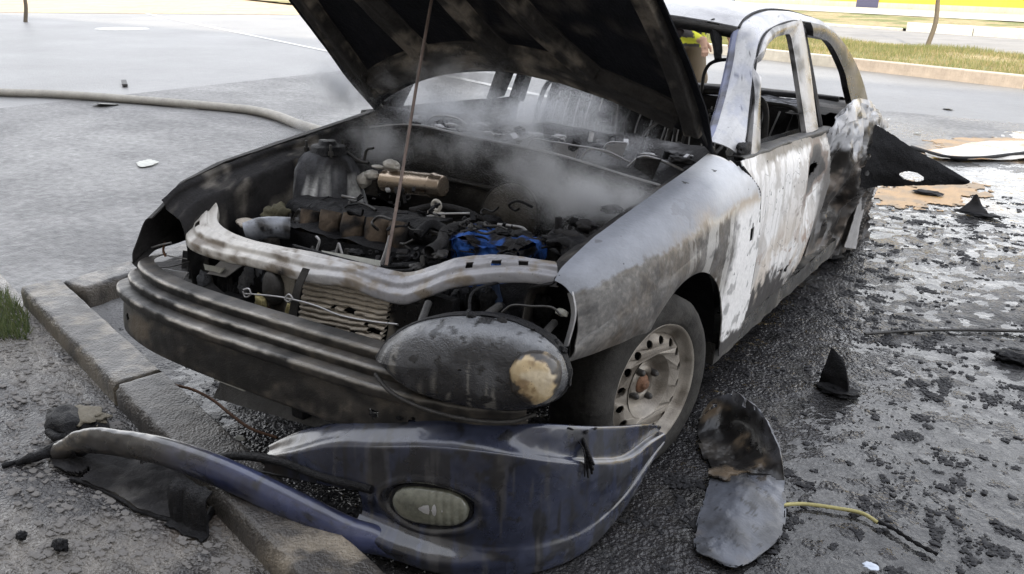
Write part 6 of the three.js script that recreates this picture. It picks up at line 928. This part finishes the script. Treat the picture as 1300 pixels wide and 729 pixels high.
// grass tuft at the kerb corner
{
  const pos = [], col = []; for (let k = 0; k < 2600; k++) { const p = G(rr(-60, 36), rr(372, 432), .015); if (p.z < kerbZ(p.x) + .02) continue; const h = rr(.02, .08), t = rnd() * 6.28, w = .003; pos.push(p.x - w * Math.cos(t), .01, p.z - w * Math.sin(t), p.x + w * Math.cos(t), .01, p.z + w * Math.sin(t), p.x + rr(-.03, .03), h, p.z + rr(-.03, .03)); const c = mix3([.05, .085, .02], [.15, .17, .06], rnd()); for (let q = 0; q < 3; q++) col.push(...c); }
  const g = new THREE.BufferGeometry(); g.setAttribute('position', new THREE.Float32BufferAttribute(pos, 3)); g.setAttribute('color', new THREE.Float32BufferAttribute(col, 3)); g.computeVertexNormals();
  const m = mesh('grass', g, new THREE.MeshPhysicalMaterial({ vertexColors: true, roughness: .9, transmission: .3, thickness: 0, side: THREE.DoubleSide })); m.userData.kind = 'stuff'; m.userData.label = 'green grass growing at the outer corner of the kerb'; m.userData.category = 'grass';
}
// ---- fire hose on the road
{
  const h = group('fire_hose', 'pale flattened fire hose lying across the wet road', 'hose'), pts = [[-90, 106], [0, 117], [60, 119], [125, 123], [190, 128], [250, 133], [320, 140], [350, 147], [385, 160], [430, 172], [462, 178]].map(([u, v]) => G(u, v, .045)); pts.push(V(-2.6, .045, -4.6), V(-2.2, .045, -6.2), V(-3.5, .045, -8.5), V(-6, .045, -11));
  const g = tube(pts, .052, 160, 14); const p = g.attributes.position; for (let i = 0; i < p.count; i++) p.setY(i, .045 + (p.getY(i) - .045) * .85); g.computeVertexNormals(); put('jacket', g, std({ color: C(.42, .40, .36), roughness: .75, map: again(T_ash, 4), bumpMap: again(T_grit, 10), bumpScale: .002 }), h);
}
// ---- firefighter seen through the car, bending behind it
{
  const o = GZ(872, 62, -5.6); const t = group('person', 'person in brown trousers and yellow-striped jacket bending forward behind the car', 'person'); t.position.set(o.x, 0, o.z); t.rotation.y = .9;
  // joints [x, y, z, radius]; the figure faces +z and leans over
  const J = { hipC: [0, .93, -.10, .15], chest: [0, 1.18, .20, .16], neck: [0, 1.30, .40, .065], head: [0, 1.32, .50, .10], hl: [.11, .90, -.10, .115], hr: [-.11, .90, -.10, .115], kl: [.14, .50, .02, .08], kr: [-.14, .50, .04, .08], al: [.15, .10, -.04, .055], ar: [-.15, .10, -.02, .055], tl: [.17, .04, .12, .045], tr: [-.17, .04, .14, .045], sl: [.19, 1.20, .27, .075], sr: [-.19, 1.20, .27, .075], el: [.29, .98, .20, .052], er: [-.27, .98, .20, .052], wl: [.20, .90, .42, .036], wr: [-.10, .88, .44, .036] };
  const bones = [['hipC', 'chest'], ['chest', 'neck'], ['hipC', 'hl'], ['hipC', 'hr'], ['hl', 'kl'], ['hr', 'kr'], ['kl', 'al'], ['kr', 'ar'], ['al', 'tl'], ['ar', 'tr'], ['chest', 'sl'], ['chest', 'sr'], ['sl', 'el'], ['sr', 'er'], ['el', 'wl'], ['er', 'wr']];
  const hand = (s, w) => [0, 1, 2, 3, 4].map(k => k < 4 ? [[w[0] + s * (.018 - .014 * k) , w[1] - .06, w[2] + .035, .011], [w[0] + s * (.022 - .016 * k), w[1] - .10, w[2] + .05, .009], [w[0] + s * (.022 - .016 * k), w[1] - .135 + .008 * Math.abs(k - 1.4), w[2] + .045, .008]] : [[w[0] - s * .03, w[1] - .025, w[2] + .03, .012], [w[0] - s * .05, w[1] - .06, w[2] + .05, .010], [w[0] - s * .052, w[1] - .085, w[2] + .058, .009]]);
  const body = (list, lo, hi, res, kk = .05) => {
    const mc = new MarchingCubes(res, new THREE.MeshBasicMaterial(), false, false, 240000), size = Math.max(hi[0] - lo[0], hi[1] - lo[1], hi[2] - lo[2]), cx = [0, 1, 2].map(i => (lo[i] + hi[i]) / 2); mc.isolation = 0; let i = 0;
    for (let z = 0; z < res; z++) for (let y = 0; y < res; y++) for (let x = 0; x < res; x++) {
      const P = [x, y, z].map((v, q) => cx[q] + ((v - res / 2) / (res / 2)) * size / 2); let d = 9;
      for (const [a, b] of list) { const ab = [b[0] - a[0], b[1] - a[1], b[2] - a[2]], ap = [P[0] - a[0], P[1] - a[1], P[2] - a[2]], L = ab[0] ** 2 + ab[1] ** 2 + ab[2] ** 2 || 1e-9, h = clamp((ap[0] * ab[0] + ap[1] * ab[1] + ap[2] * ab[2]) / L); const e = Math.hypot(ap[0] - ab[0] * h, ap[1] - ab[1] * h, ap[2] - ab[2] * h) - mix(a[3], b[3], h), m = clamp(.5 + .5 * (d - e) / kk); d = mix(d, e, m) - kk * m * (1 - m); }
      mc.field[i++] = -d;
    }
    mc.update(); const n = mc.count, g = new THREE.BufferGeometry(), pa = new Float32Array(n * 3); for (let q = 0; q < n * 3; q++) pa[q] = mc.positionArray[q] * size / 2 + cx[q % 3]; g.setAttribute('position', new THREE.BufferAttribute(pa, 3)); const o2 = mergeVertices(g, 1e-5); o2.computeVertexNormals(); return o2;
  };
  const g = body(bones.map(([a, b]) => [J[a], J[b]]), [-.5, 0, -.6], [.5, 1.45, .75], 96, .045);
  const hands = [[1, J.wl], [-1, J.wr]].map(([s, w]) => { const pl = [[w, [w[0], w[1] - .055, w[2] + .03, .026]]]; for (const f of hand(s, w)) pl.push([[w[0], w[1] - .03, w[2] + .02, .018], f[0]], [f[0], f[1]], [f[1], f[2]]); return body(pl, [w[0] - .1, w[1] - .17, w[2] - .06], [w[0] + .1, w[1] + .03, w[2] + .12], 56, .008); });
  const H = J.head, skull = [[[0, H[1] + .03, H[2] - .01, .088], [0, H[1] - .02, H[2] + .03, .078]], [[0, H[1] - .05, H[2] + .055, .055], [0, H[1] - .075, H[2] + .05, .04]], [[0, H[1] - .02, H[2] + .10, .016], [0, H[1] - .035, H[2] + .115, .016]], [[.085, H[1] - .005, H[2], .02], [.088, H[1] - .03, H[2], .014]], [[-.085, H[1] - .005, H[2], .02], [-.088, H[1] - .03, H[2], .014]], [J.neck, [0, H[1] - .04, H[2] - .02, .06]]];
  const head = body(skull, [-.16, H[1] - .18, H[2] - .18], [.16, H[1] + .16, H[2] + .18], 56, .02);
  const all = mergeGeometries([g, ...hands, head].map(q => strip(q.index ? q.toNonIndexed() : q)));
  const bm = mesh('body', uvBox(tint(all, (x, y, z) => { const skin = (y > 1.22 && z > .36) || Math.hypot(x - .20, y - .84, z - .46) < .10 || Math.hypot(x + .10, y - .82, z - .48) < .10; if (skin) return [.45, .28, .20]; if (y < .16) return [.02, .02, .02]; if (y < .80) { const band = Math.abs(y - .34) < .035; return band ? [.62, .62, .10] : [.16, .125, .085]; } const band = Math.abs(y - .86) < .035 || Math.abs(y - 1.05) < .04 || Math.abs(x) > .12 && Math.abs(x) < .17; return band ? [.66, .68, .05] : [.055, .05, .05]; })), std({ vertexColors: true, roughness: .85 }), t);
  put('helmet', strip(new THREE.SphereGeometry(.115, 28, 16, 0, 6.2832, 0, 1.6)).rotateX(.3).translate(0, H[1] + .035, H[2]), std({ color: C(.5, .10, .05), roughness: .35 }), t);
  for (const s of [-1, 1]) put('eye', strip(new THREE.SphereGeometry(.010, 12, 8)).translate(s * .032, H[1] + .0, H[2] + .098), M.char, t); put('mouth', box(-.022, .022, H[1] - .068, H[1] - .062, H[2] + .09, H[2] + .10, .002), M.rust, t);
}
// ---- smoke and steam still rising from the engine bay: wisps of fine droplets
{
  const N = 30000, pos = []; let made = 0;
  while (made < N) {                                                        // one wisp: droplets gathered along curled threads
    const x = gauss(), y = gauss(), z = gauss(), w = fbm(x * 1.1 + 4, y * 0.9, z * 1.1, 4); if (rnd() > ss(-0.16, 0.26, w)) continue;
    const r = 0.0062 * (0.6 + 0.8 * rnd()); for (let i = 0; i < 3; i++) { const a = rr(-1, 1), b = rr(-1, 1), c = rr(-1, 1), l = Math.hypot(a, b, c) || 1; pos.push(x + a / l * r, y + b / l * r, z + c / l * r); } made++;
  }
  const g = new THREE.BufferGeometry(); g.setAttribute('position', new THREE.Float32BufferAttribute(pos, 3)); g.computeVertexNormals();
  const list = [], puff = (u, v, z, sx, sy, sz, n, size) => { const c = toWorld(K(u, v, 'z', z)); for (let k = 0; k < n; k++) { const s = size * rr(0.6, 1.3); list.push(new THREE.Matrix4().compose(V(c.x + gauss() * sx, c.y + gauss() * sy, c.z + gauss() * sz), new THREE.Quaternion().setFromEuler(new THREE.Euler(rr(-3, 3), rr(-3, 3), rr(-3, 3))), V(s, s * 1.15, s))); } };
  puff(745, 255, -.10, .10, .06, .10, 36, .060); puff(690, 222, -.25, .16, .07, .08, 36, .065); puff(800, 262, -.08, .06, .04, .06, 14, .05); puff(620, 180, -.38, .22, .06, .08, 30, .07); puff(690, 150, -.68, .24, .08, .16, 40, .085); puff(570, 140, -.60, .16, .07, .14, 26, .08); puff(480, 190, -.30, .14, .05, .08, 14, .07); puff(375, 182, -.15, .08, .05, .08, 12, .06); puff(440, 110, -.38, .12, .10, .10, 16, .07); puff(560, 100, -.25, .26, .06, .08, 16, .06); puff(780, 200, -.45, .12, .05, .08, 10, .06);
  const m = new THREE.InstancedMesh(g, std({ color: C(.70, .71, .73), roughness: 1, side: THREE.DoubleSide }), list.length); list.forEach((q, k) => m.setMatrixAt(k, q)); m.name = 'smoke'; m.castShadow = m.receiveShadow = true; scene.add(m);
  m.userData.kind = 'stuff'; m.userData.label = 'thin grey smoke rising from the engine bay'; m.userData.category = 'smoke';
}

const renderer = new THREE.WebGLRenderer({ antialias: true });
renderer.setSize(1024, 574); renderer.shadowMap.enabled = true; renderer.toneMapping = THREE.LinearToneMapping; renderer.toneMappingExposure = EXPOSURE;
renderer.render(scene, camera);
